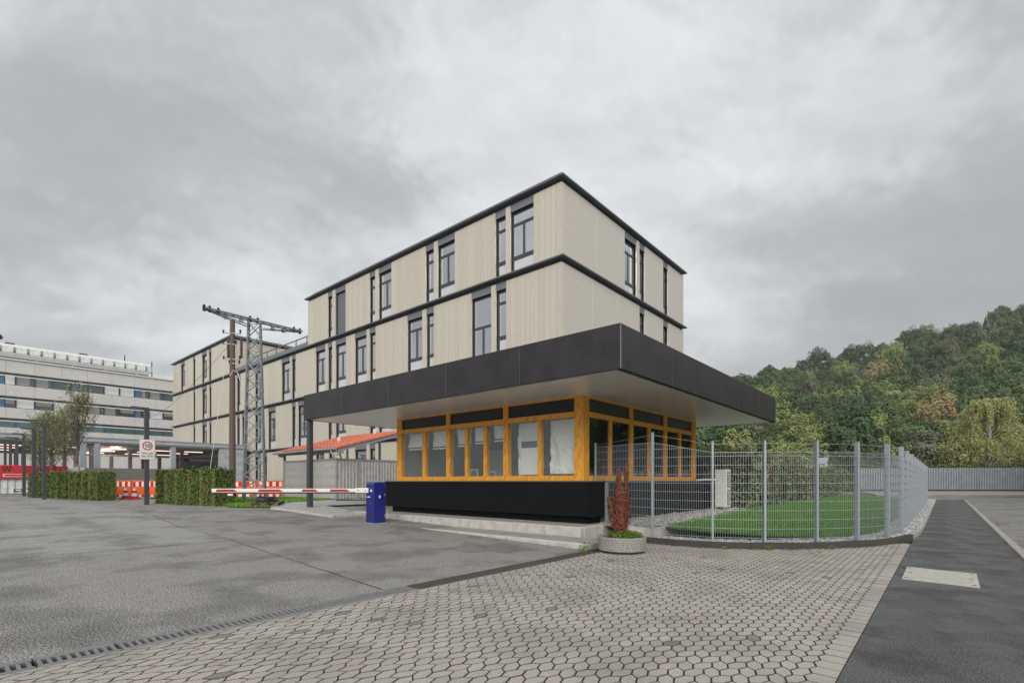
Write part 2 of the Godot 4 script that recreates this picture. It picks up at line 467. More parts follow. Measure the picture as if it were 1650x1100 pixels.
# ---------------------------------------------------------------- light
func light_and_camera() -> void:
	var cam := Camera3D.new()
	cam.name = "camera"
	add_child(cam)
	cam.position = Vector3(0, EYE, 0)
	cam.rotation_degrees = Vector3(0, 40.8225, 0)
	cam.projection = Camera3D.PROJECTION_FRUSTUM
	cam.near = 0.1
	cam.far = 3000.0
	cam.size = 0.1 * 1100.0 / 808.0
	cam.frustum_offset = Vector2(0, 0.1 * 224.8 / 808.0)
	cam.current = true

	var sky_img := Image.create(1024, 512, false, Image.FORMAT_RGBF)
	var big := FastNoiseLite.new()
	big.seed = 12; big.frequency = 0.32; big.fractal_octaves = 5; big.fractal_gain = 0.5
	big.domain_warp_enabled = true; big.domain_warp_amplitude = 1.1; big.domain_warp_frequency = 0.35
	var small := FastNoiseLite.new()
	small.seed = 5; small.frequency = 0.95; small.fractal_octaves = 5; small.fractal_gain = 0.52
	small.domain_warp_enabled = true; small.domain_warp_amplitude = 0.5; small.domain_warp_frequency = 0.8
	for y in 512:
		var el := (0.5 - (y + 0.5) / 512.0) * PI
		for x in 1024:
			var az := ((x + 0.5) / 1024.0 - 0.5) * TAU
			var s := maxf(sin(el), 0.0)
			var k := cos(el) / (s + 0.22)
			var px := sin(az) * k
			var pz := -cos(az) * k
			# layered stratus: long soft rolls with finer wisps
			var u := px * CV - pz * SV
			var w := px * SV + pz * CV
			var a := big.get_noise_3d(u * 0.8 + 3.0, w * 1.25, 0.0)
			var b := small.get_noise_3d(u * 0.7 + w * 0.35, w * 1.3 - u * 0.25, 7.0)
			var v := 0.335 + 0.13 * tanh((0.38 * a + 0.17 * b) / 0.13)
			v = v * (0.96 + 0.16 * s)
			if el < 0.0: v = 0.2
			sky_img.set_pixel(x, y, Color(v * 0.97, v * 1.0, v * 1.035))
	var pano := PanoramaSkyMaterial.new()
	pano.panorama = ImageTexture.create_from_image(sky_img)
	var sky := Sky.new()
	sky.sky_material = pano
	var env := Environment.new()
	env.background_mode = Environment.BG_SKY
	env.sky = sky
	env.background_energy_multiplier = 1.0
	env.tonemap_mode = Environment.TONE_MAPPER_LINEAR
	env.tonemap_exposure = 2.0
	env.sdfgi_enabled = true
	env.ssao_enabled = true
	env.ssil_enabled = true
	env.fog_enabled = true
	env.fog_density = 0.0003
	env.fog_light_color = lin(0.80, 0.84, 0.86)
	var we := WorldEnvironment.new()
	we.name = "world_environment"
	we.environment = env
	add_child(we)

	var sun := DirectionalLight3D.new()
	sun.name = "sun"
	add_child(sun)
	sun.light_energy = 0.5
	sun.light_angular_distance = 40.0
	sun.light_color = Color(1.0, 0.98, 0.94)
	sun.shadow_enabled = true
	sun.look_at_from_position(Vector3(17, 18, 24), Vector3.ZERO)

# ---------------------------------------------------------------- ground
func kerb_curve() -> Array:
	# outer line of the fence kerb, from the planter round to the street
	return [Vector2(-5.05, -10.18), Vector2(-4.3, -10.15), Vector2(-3.55, -10.28), Vector2(-2.9, -10.62), Vector2(-2.2, -11.22), Vector2(-1.62, -11.9), Vector2(-1.12, -12.7), Vector2(-0.78, -13.6), Vector2(-0.55, -14.8), Vector2(-0.46, -16.5), Vector2(-0.44, -20.0), Vector2(-0.44, -46.0)]

func curve_z(x: float) -> float:
	var k := kerb_curve()
	if x <= k[0].x: return k[0].y
	for i in 8:
		if x <= k[i + 1].x:
			return lerpf(k[i].y, k[i + 1].y, (x - k[i].x) / (k[i + 1].x - k[i].x))
	return -14.8

func ground() -> void:
	var b := MB.new()
	b.quad_out(Vector3(-900, -0.3, -900), Vector3(900, -0.3, -900), Vector3(900, -0.3, 900), Vector3(-900, -0.3, 900), Vector3.UP)
	st("ground", b.done(), M.earth)
	# old asphalt yard west of the drain
	st("asphalt_yard", sheet(-130.0, -5.262, -70.0, 40.0, 0.5, 0.0), M.old_asphalt)
	st("asphalt_patch", sheet(-60.0, -11.1, -4.0, 30.0, 0.5, 0.004), M.pale_asphalt)
	var sb := MB.new()
	var zz := -3.66
	for i in 60:
		var xa := -5.3 - i * 0.25
		var z2 := -3.66 - 0.35 * minf(1.0, (i + 1) / 22.0) + rf(-0.012, 0.012)
		var w0 := rf(0.003, 0.009)
		sb.quad_out(Vector3(xa, gy(xa) + 0.0075, zz + w0), Vector3(xa - 0.25, gy(xa - 0.25) + 0.0075, z2 + w0), Vector3(xa - 0.25, gy(xa - 0.25) + 0.0075, z2 - w0), Vector3(xa, gy(xa) + 0.0075, zz - w0), Vector3.UP)
		zz = z2
	st("asphalt_seam", sb.done(), M.sand_joint)
	# paved strip bed, sidewalk, road
	st("paving_bed", sheet(-5.0, -0.52, -13.4, 6.0, 10.0, -0.012, 0.0), M.sand_joint)
	var side := MB.new()
	side.quad_out(Vector3(-0.55, 0, 12), Vector3(1.02, 0, 12), Vector3(1.02, 0, -49), Vector3(-0.55, 0, -49), Vector3.UP)
	side.quad_out(Vector3(-0.55, 0, 12), Vector3(-0.55, -0.3, 12), Vector3(-0.55, -0.3, -49), Vector3(-0.55, 0, -49), Vector3.LEFT)
	st("sidewalk", side.done(), M.new_asphalt)
	st("road", sheet(1.16, 130.0, -62.0, 60.0, 200.0, -0.07, 0.0), M.road_asphalt)
	st("cross_street", sheet(-40.0, 1.155, -62.0, -49.0, 200.0, -0.066, 0.0), M.road_asphalt)
	var kr := struct_node("road_kerb")
	for i in 56:
		var z0 := 8.0 - i
		if z0 < -46: part("stone", Vector3(1.02, -0.2, z0), Vector3(1.16, 0.02 - 0.02 * (i - 53), z0 - 0.992), M.road_stone, kr, 0.012)
		else: part("stone", Vector3(1.02, -0.2, z0), Vector3(1.16, 0.022 + rf(-0.004, 0.004), z0 - 0.992), M.road_stone, kr, 0.012)
	var endk := MB.new()
	endk.cbox(Vector3(0.23, -0.05, -49.08), Vector3(1.6, 0.12, 0.16), 0.02)
	mi("stone", endk.done(), M.road_stone, kr)
	# covered pit in the sidewalk
	var pit := MB.new()
	pit.prism([Vector2(-0.45, -10.04), Vector2(0.35, -9.92), Vector2(0.34, -8.64), Vector2(-0.45, -8.76)], -0.05, 0.006, 0.004)
	var pn := thing("pit_cover", "pale concrete pit cover let into the dark asphalt footpath", "pit cover")
	mi("slab", pit.done(), M.pale_slab, pn)
	for e in [Vector2(-0.41, -9.9), Vector2(-0.41, -8.9), Vector2(0.29, -9.82), Vector2(0.29, -8.78), Vector2(-0.38, -9.4), Vector2(0.27, -9.3)]:
		var q := MB.new()
		q.tube([Vector3(e.x, 0.0, e.y), Vector3(e.x, 0.009, e.y)], [0.022, 0.022], 8)
		mi("bolt", q.done(), M.rusty_iron, pn)
	paving()
	drain()

func hexcell(col: int, row: int, x_lo: float, x_hi: float) -> Array:
	# six-cornered interlocking block; columns mirror one another
	const W := 0.095
	const P := 0.17
	const A := 0.016
	const T := 0.018
	var x0 := -5.0 + col * W
	var off := 0.0 if col % 2 == 0 else P * 0.5
	var zc := 6.0 - row * P - off
	var tl := T if col % 2 == 0 else -T
	var tr := -tl
	var e := 0.0036
	var L0 := Vector2(x0 + A + e, zc - P * 0.5 + tl + e)
	var L1 := Vector2(x0 - A + e, zc + tl)
	var L2 := Vector2(x0 + A + e, zc + P * 0.5 + tl - e)
	var R0 := Vector2(x0 + W - A - e, zc - P * 0.5 + tr + e)
	var R1 := Vector2(x0 + W + A - e, zc + tr)
	var R2 := Vector2(x0 + W - A - e, zc + P * 0.5 + tr - e)
	var poly := [L0, L1, L2, R2, R1, R0]
	for i in 6:
		poly[i] = Vector2(clampf(poly[i].x, x_lo, x_hi), poly[i].y)
	return poly

func paving() -> void:
	var root := struct_node("block_paving")
	var base := []
	for k in 2:
		var poly := hexcell(k, 0, -99.0, 99.0)
		var cen := Vector2(-5.0 + (k + 0.5) * 0.095, 6.0 - k * 0.085)
		var loc := []
		for q in poly: loc.append(q - cen)
		var b := MB.new()
		b.prism(loc, -0.06, 0.0, 0.0042, Color(0.27, 0.24, 0.205))
		base.append(b.done())
	var list := []
	for col in range(1, 45):
		var cx := -5.0 + (col + 0.5) * 0.095
		if cx > -0.74: continue
		for row in 116:
			var cz := 6.0 - row * 0.17 - (0.0 if col % 2 == 0 else 0.085)
			if cz < curve_z(cx) - 0.15 or cz > 2.0: continue
			if cx < -4.95: continue
			var f := -cx * SV - cz * CV
			var r := cx * CV - cz * SV
			var seen := f > 2.9 and r / f < 0.9 and r / f > -1.06 and f * 325.0 / 808.0 > 1.3
			list.append([f if seen else 100.0 + f * f, cx, cz, col % 2])
	list.sort_custom(func(a, b): return a[0] < b[0])
	var xf := [[], []]
	var cs := [[], []]
	for i in list.size():
		var d: Array = list[i]
		var tilt := Basis(Vector3.RIGHT, rf(-0.008, 0.008)) * Basis(Vector3.BACK, rf(-0.012, 0.012))
		var pos := Vector3(d[1], rf(-0.0012, 0.0018), d[2])
		var kind: int = 4 if rng.randf() < 0.011 else [0, 1, 2, 3, 5, 0, 1][rng.randi() % 7]
		if i < 300:
			var o := mi("paver", base[d[3]], M["paver_%d" % kind], root)
			o.transform = Transform3D(tilt, pos)
		else:
			xf[d[3]].append(Transform3D(tilt, pos))
			cs[d[3]].append((M["paver_%d" % kind].albedo_color as Color).srgb_to_linear() * rf(0.93, 1.07))
	for k in 2:
		multi("further_pavers", base[k], M.paver_many, xf[k], cs[k], root)
	# straight edge courses along the drain and the footpath
	var edge := []
	for row in 116:
		edge.append([44, row]); edge.append([0, row])
	var eb := MB.new()
	for e in edge:
		var col: int = e[0]
		var poly := hexcell(col, e[1], -4.955, -0.565)
		if col == 44:
			poly = hexcell(45, e[1], -99.0, 99.0)
			poly = [poly[0], poly[1], poly[2], Vector2(-0.556, poly[2].y + 0.003), Vector2(-0.556, poly[0].y + 0.003)]
		if poly[0].y < curve_z(poly[0].x) - 0.15 or poly[0].y > 2.0: continue
		eb.prism(poly, -0.06, rf(-0.001, 0.002), 0.004, Color(0.27, 0.24, 0.205))
	var ed := mi("edge_pavers", eb.done(), M.paver_0, root)
	ed.set_meta("kind", "stuff")

func drain() -> void:
	var d := thing("drainage_channel", "slotted iron drainage channel between the asphalt yard and the block paving", "drain")
	var xa := -5.262
	var xb := -4.962
	part("channel_bed", Vector3(xa + 0.02, -0.5, 2.0), Vector3(xb - 0.02, -0.36, -8.35), M.void, d)
	part("channel_wall", Vector3(xa, -0.5, 2.0), Vector3(xa + 0.02, -0.1, -8.35), M.void, d)
	part("channel_wall", Vector3(xb - 0.02, -0.5, 2.0), Vector3(xb, -0.1, -8.35), M.void, d)
	var zz := 2.0
	var k := 0
	while zz > -8.3:
		var z1 := maxf(zz - 0.496, -8.36)
		var solid := zz < -6.0
		var m: Material = M.rusty_iron if zz < -3.6 else M.cast_iron
		part("rail", Vector3(xa, -0.1, zz), Vector3(xa + 0.05, 0.004, z1), m, d, 0.006)
		part("rail", Vector3(xb - 0.05, -0.1, zz), Vector3(xb, 0.004, z1), m, d, 0.006)
		if solid:
			part("cover_plate", Vector3(xa + 0.05, -0.02, zz), Vector3(xb - 0.05, 0.002, z1), m, d, 0.004)
		else:
			var cnt := 9
			for i in cnt:
				var zc := zz - (i + 0.5) * 0.496 / cnt
				part("slat", Vector3(xa + 0.05, -0.05, zc + 0.0125), Vector3(xb - 0.05, 0.001, zc - 0.0125), m, d, 0.005)
			for sx in [xa + 0.062, xb - 0.062]:
				part("slat_end", Vector3(sx - 0.012, -0.05, zz - 0.01), Vector3(sx + 0.012, 0.0, z1 + 0.01), m, d)
		zz -= 0.5
		k += 1

# ---------------------------------------------------------------- kerbs, platform, lawn, gravel
func stone_mesh(sd: int) -> ArrayMesh:
	var r := RandomNumberGenerator.new()
	r.seed = sd
	var b := MB.new()
	var pts := []
	for i in 4:
		var ring := []
		var la: float = [-1.2, -0.4, 0.4, 1.2][i]
		for k in 5:
			var a: float = TAU * k / 5.0 + i * 0.5
			ring.append(Vector3(cos(a) * cos(la), sin(la) * 0.7, sin(a) * cos(la)) * r.randf_range(0.75, 1.15))
		pts.append(ring)
	for i in 3:
		for k in 5:
			var q: Vector3 = pts[i][k] + pts[i + 1][k]
			b.tri_out(pts[i][k], pts[i][(k + 1) % 5], pts[i + 1][k], q)
			b.tri_out(pts[i][(k + 1) % 5], pts[i + 1][(k + 1) % 5], pts[i + 1][k], q)
	for k in 5:
		b.tri_out(Vector3(0, 0.8, 0), pts[3][k], pts[3][(k + 1) % 5], Vector3.UP)
	return b.done()

func scatter_stones(called: String, label: String, spots: Array, lo: float, hi: float, tone: Array) -> void:
	var xf := []
	var cs := []
	for p in spots:
		var s := rf(lo, hi)
		var bs := Basis(Vector3.UP, rf(0, TAU)) * Basis(Vector3.RIGHT, rf(-0.5, 0.5))
		xf.append(Transform3D(bs.scaled(Vector3(s, s * rf(0.6, 1.0), s * rf(0.7, 1.1))), p))
		var c: Vector3 = tone[rng.randi() % tone.size()] * rf(0.8, 1.15)
		cs.append(Color(c.x, c.y, c.z))
	var o := multi(called, stone_mesh(3), M.stone, xf, cs)
	tag(o, label, "gravel")

func site_edges() -> void:
	# low kerb and slab in front of the gatehouse
	var lk := struct_node("lower_kerb")
	for i in 6:
		var xa := -5.3 - i * 0.98
		var top := 0.115 if i < 4 else 0.118
		part("stone", Vector3(xa, -0.2, -8.38), Vector3(xa - 0.974, top + rf(-0.004, 0.004), -8.52), M.kerb_concrete, lk, 0.015)
	st("forecourt_slab", bm(Vector3(5.6, 0.3, 0.82), 0.01), M.slab_concrete).position = Vector3(-8.1, 0.108 - 0.15, -8.935)
	var tail := MB.new()
	tail.quad_out(Vector3(-10.9, 0.112, -8.4), Vector3(-10.9, 0.112, -9.35), Vector3(-11.9, gy(-11.9) + 0.003, -9.35), Vector3(-11.2, gy(-11.2) + 0.003, -8.5), Vector3.UP)
	st("forecourt_ramp", tail.done(), M.slab_concrete)
	# platform
	var pk := struct_node("platform_kerb")
	for i in 11:
		var xa := -6.08 - i * 0.995
		part("stone", Vector3(xa, -0.1, -9.34), Vector3(xa - 0.988, 0.325 + rf(-0.004, 0.004), -9.5), M.kerb_concrete, pk, 0.014)
	part("stone", Vector3(-6.08, -0.1, -9.505), Vector3(-6.2, 0.325, -10.35), M.kerb_concrete, pk, 0.014)
	st("gatehouse_platform", bm(Vector3(11.0, 0.5, 11.3), 0.0), M.slab_concrete).position = Vector3(-11.7, 0.318 - 0.25, -15.155)
	# light paving round the canopy post, on the rise
	var lp := [Vector2(-14.6, -8.15), Vector2(-15.4, -8.0), Vector2(-17.2, -7.55), Vector2(-19.0, -8.0), Vector2(-21.0, -11.9), Vector2(-21.0, -21.0), Vector2(-17.1, -21.0), Vector2(-17.1, -9.35), Vector2(-14.6, -9.35)]
	st("light_paving", poly_sheet(lp, 0.06), M.light_paving)
	var lpk := struct_node("paving_kerb")
	var prev := Vector2(-14.4, -8.2)
	for q in [Vector2(-15.4, -7.95), Vector2(-16.3, -7.72), Vector2(-17.2, -7.5)]:
		var a := Vector3(prev.x, gy(prev.x) - 0.02, prev.y)
		var c := Vector3(q.x, gy(q.x) - 0.02, q.y)
		var bb := MB.new()
		bb.bar(a, c, 0.12, 0.17)
		mi("stone", bb.done(), M.kerb_concrete, lpk)
		prev = q
	part("stone", Vector3(-14.42, 0.0, -8.12), Vector3(-14.58, 0.30, -9.33), M.kerb_concrete, lpk, 0.012)
	# fence kerb
	var k := kerb_curve()
	var fk := struct_node("fence_kerb")
	for i in k.size() - 1:
		var a: Vector2 = k[i]
		var c: Vector2 = k[i + 1]
		var dir := (c - a).normalized()
		var nrm := Vector2(dir.y, -dir.x)
		if nrm.dot(Vector2(1, 1)) < 0: nrm = -nrm
		var len := (c - a).length()
		var pieces := maxi(1, int(round(len / 0.98)))
		for j in pieces:
			var p0 := a.lerp(c, float(j) / pieces)
			var p1 := a.lerp(c, float(j + 1) / pieces) - dir * 0.006
			var b := MB.new()
			b.prism([p0, p1, p1 - nrm * 0.1, p0 - nrm * 0.1], -0.2, (0.125 if i < 8 else 0.09) + rf(-0.003, 0.003), 0.012)
			mi("stone", b.done(), M.dark_kerb if i < 8 else M.road_stone, fk)
	# gravel bed under the fence
	var bed := []
	for q in k: bed.append(q + Vector2(-0.03, -0.03))
	bed.append(Vector2(-1.35, -46.0))
	bed.append(Vector2(-1.35, -15.0))
	bed.append(Vector2(-1.9, -12.9))
	bed.append(Vector2(-3.0, -11.5))
	bed.append(Vector2(-3.9, -10.95))
	bed.append(Vector2(-5.05, -10.9))
	st("gravel_bed", poly_sheet(bed, 0.0, 0.5, 0.075), M.slab_concrete)
	var spots := []
	var bedp := PackedVector2Array(bed)
	while spots.size() < 7500:
		var q := Vector2(rf(-5.05, -0.46), -10.2 - 36.0 * pow(rng.randf(), 2.0))
		if Geometry2D.is_point_in_polygon(q, bedp):
			spots.append(Vector3(q.x, 0.085 + rf(0.0, 0.015), q.y))
	scatter_stones("border_gravel", "pale crushed gravel in the border under the mesh fence", spots, 0.016, 0.036, [Vector3(0.36, 0.37, 0.38), Vector3(0.24, 0.25, 0.27), Vector3(0.44, 0.43, 0.41)])
	# lawn
	var b2 := MB.new()
	var lawn := [Vector2(-1.2, -15.0), Vector2(-1.8, -12.9), Vector2(-2.9, -11.5), Vector2(-3.9, -11.05), Vector2(-4.85, -10.95), Vector2(-5.9, -20.5), Vector2(-5.6, -46.0), Vector2(-1.2, -46.0)]
	for i in 10:
		var xa := -6.0 + i * 0.5
		for piece in Geometry2D.intersect_polygons(PackedVector2Array(lawn), PackedVector2Array([Vector2(xa, -60), Vector2(xa + 0.5, -60), Vector2(xa + 0.5, 0), Vector2(xa, 0)])):
			var idx := Geometry2D.triangulate_polygon(piece)
			for j in range(0, idx.size(), 3):
				var t := []
				for m in 3:
					var q: Vector2 = piece[idx[j + m]]
					t.append(Vector3(q.x, lawn_y(q.x), q.y))
				b2.tri_out(t[0], t[1], t[2], Vector3.UP)
	st("lawn", b2.done(), M.lawn_soil)
	var tb := MB.new()
	for i in 7:
		var a := rf(0, TAU)
		var o := Vector3(rf(-0.03, 0.03), 0, rf(-0.03, 0.03))
		var tip := o + Vector3(cos(a) * 0.02, rf(0.04, 0.075), sin(a) * 0.02)
		var sd := Vector3(-sin(a), 0, cos(a)) * 0.005
		tb.tri(o - sd, o + sd, tip)
	var tuft := tb.done()
	var xf := []
	var cs := []
	var lp2 := PackedVector2Array(lawn)
	while xf.size() < 34000:
		var q := Vector2(rf(-5.9, -1.2), -10.9 - 35.0 * pow(rng.randf(), 1.7))
		if not Geometry2D.is_point_in_polygon(q, lp2): continue
		xf.append(Transform3D(Basis(Vector3.UP, rf(0, TAU)).scaled(Vector3.ONE * rf(0.7, 1.3)), Vector3(q.x, lawn_y(q.x), q.y)))
		var t := rf(0.7, 1.25)
		cs.append(Color(t * rf(0.85, 1.2), t, t * 0.9))
	var gr := multi("lawn_grass", tuft, M.grass_blade, xf, cs)
	tag(gr, "mown green lawn behind the mesh fence", "grass")
	# concrete border between gravel and lawn, and coarse gravel beside the gatehouse
	var bo := struct_node("gravel_border")
	var line := [Vector2(-5.72, -10.62), Vector2(-4.86, -10.62), Vector2(-5.02, -13.0), Vector2(-5.2, -15.5), Vector2(-5.4, -18.0), Vector2(-5.62, -20.2)]
	for i in line.size() - 1:
		var a: Vector2 = line[i]
		var c: Vector2 = line[i + 1]
		var bb := MB.new()
		var y1 := 0.30 if i < 1 else 0.31
		bb.cbox(Vector3((a.x + c.x) * 0.5, y1 - 0.2, (a.y + c.y) * 0.5), Vector3(0.1, 0.4, (c - a).length() - 0.004), 0.01, Basis.looking_at(Vector3(c.x - a.x, 0, c.y - a.y).normalized()))
		mi("stone", bb.done(), M.kerb_concrete, bo)
	var gp := [Vector2(-6.2, -10.6), Vector2(-4.95, -10.68), Vector2(-5.65, -20.2), Vector2(-8.0, -20.3), Vector2(-8.0, -17.7), Vector2(-6.72, -17.7), Vector2(-6.72, -10.7)]
	st("gravel_base", poly_sheet(gp, 0.0, 0.5, 0.27), M.slab_concrete)
	spots = []
	var gpp := PackedVector2Array(gp)
	while spots.size() < 2600:
		var q := Vector2(rf(-8.0, -4.95), rf(-20.2, -10.6))
		if Geometry2D.is_point_in_polygon(q, gpp):
			spots.append(Vector3(q.x, 0.285 + rf(0.0, 0.03), q.y))
	scatter_stones("coarse_gravel", "coarse grey river gravel along the gatehouse wall", spots, 0.03, 0.06, [Vector3(0.3, 0.29, 0.275), Vector3(0.22, 0.215, 0.21), Vector3(0.4, 0.38, 0.35)])
	# grass patch round the pylon
	var gpatch := [Vector2(-17.6, -7.75), Vector2(-18.6, -6.75), Vector2(-24.5, -7.6), Vector2(-27.5, -9.5), Vector2(-25.5, -12.0), Vector2(-21.3, -12.0), Vector2(-19.2, -8.3)]
	st("grass_patch", poly_sheet(gpatch, 0.02), M.lawn_soil)
	xf = []
	cs = []
	var gpa := PackedVector2Array(gpatch)
	while xf.size() < 6000:
		var q := Vector2(rf(-27.5, -17.6), rf(-12, -6.7))
		if not Geometry2D.is_point_in_polygon(q, gpa): continue
		xf.append(Transform3D(Basis(Vector3.UP, rf(0, TAU)).scaled(Vector3.ONE * rf(1.2, 2.2)), Vector3(q.x, gy(q.x) + 0.02, q.y)))
		var t := rf(0.9, 1.6)
		cs.append(Color(t * 1.2, t, t * 0.8))
	tag(multi("rough_grass", tuft, M.grass_blade, xf, cs), "rough green grass round the foot of the lattice pylon", "grass")
	# weeds and dry leaves along the kerbs
	for w in [[Vector3(-5.28, 0.0, -8.32), 1.5, "weed tuft at the kerb corner by the planter"], [Vector3(-2.62, 0.0, -10.72), 0.9, "small weed growing at the foot of the dark fence kerb"], [Vector3(-1.7, 0.0, -11.6), 0.8, "weed with round leaves under the curved kerb near the footpath"], [Vector3(-3.3, 0.0, -10.25), 0.6, "low weed under the curved kerb near the planter"], [Vector3(-7.4, 0.0, -8.33), 0.6, "weed in the joint of the low kerb before the gatehouse"]]:
		var wb := MB.new()
		for i in 60:
			var a := rf(0, TAU)
			var rr: float = rf(0.02, 0.12) * w[1]
			wb.col = Color(rf(0.6, 1.2), rf(0.7, 1.2), rf(0.6, 1.0))
			wb.leaf(Vector3(cos(a) * rr, rf(0.01, 0.10) * w[1], sin(a) * rr), Vector3(cos(a) * 0.6, 1, sin(a) * 0.6).normalized(), Vector3(cos(a), 0.4, sin(a)), rf(0.03, 0.06) * w[1])
		var wn := mi("weed", wb.done(), M.weed_leaf)
		wn.position = w[0]
		tag(wn, w[2], "weed")
	xf = []
	for i in 260:
		var q := Vector2()
		if i < 120: q = Vector2(rf(-4.8, -0.6), 0.0)
		if i < 120: q.y = curve_z(q.x) + absf(rng.randfn(0.0, 0.08)) + 0.02
		elif i < 190: q = Vector2(rf(-1.2, -0.4), rf(-34, -15))
		else: q = Vector2(1.2 + absf(rng.randfn(0.0, 0.25)), rf(-45, -14))
		var y := 0.006 if i < 120 else (0.125 if i < 190 else -0.055)
		xf.append(Transform3D(Basis(Vector3.UP, rf(0, TAU)) * Basis(Vector3.RIGHT, rf(-0.3, 0.3)), Vector3(q.x, y + 0.008, q.y)))
	var lb := MB.new()
	lb.leaf(Vector3.ZERO, Vector3.UP, Vector3.BACK, 0.07, 0.7)
	tag(multi("fallen_leaves", lb.done(), M.dry_leaf, xf, []), "brown fallen leaves along the kerbs and fence gravel", "leaves")
# ---------------------------------------------------------------- gatehouse
func fabric(w: float, h: float, sd: int, amp: float) -> ArrayMesh:
	# hanging cloth in the plane x-y, creased
	var f := FastNoiseLite.new()
	f.seed = sd; f.frequency = 1.1; f.fractal_octaves = 3
	f.domain_warp_enabled = true; f.domain_warp_amplitude = 0.4; f.domain_warp_frequency = 1.5
	var b := MB.new()
	var nx := 22
	var ny := 26
	var p := func(i: int, j: int) -> Vector3:
		var x := (float(i) / nx - 0.5) * w
		var y := (float(j) / ny - 0.5) * h
		var z := f.get_noise_2d(x * 2.6 + y * 0.9, y * 0.9 - x * 0.6) * amp
		return Vector3(x, y, z)
	for i in nx:
		for j in ny:
			b.quad_out(p.call(i, j), p.call(i + 1, j), p.call(i + 1, j + 1), p.call(i, j + 1), Vector3.BACK)
	return b.done()

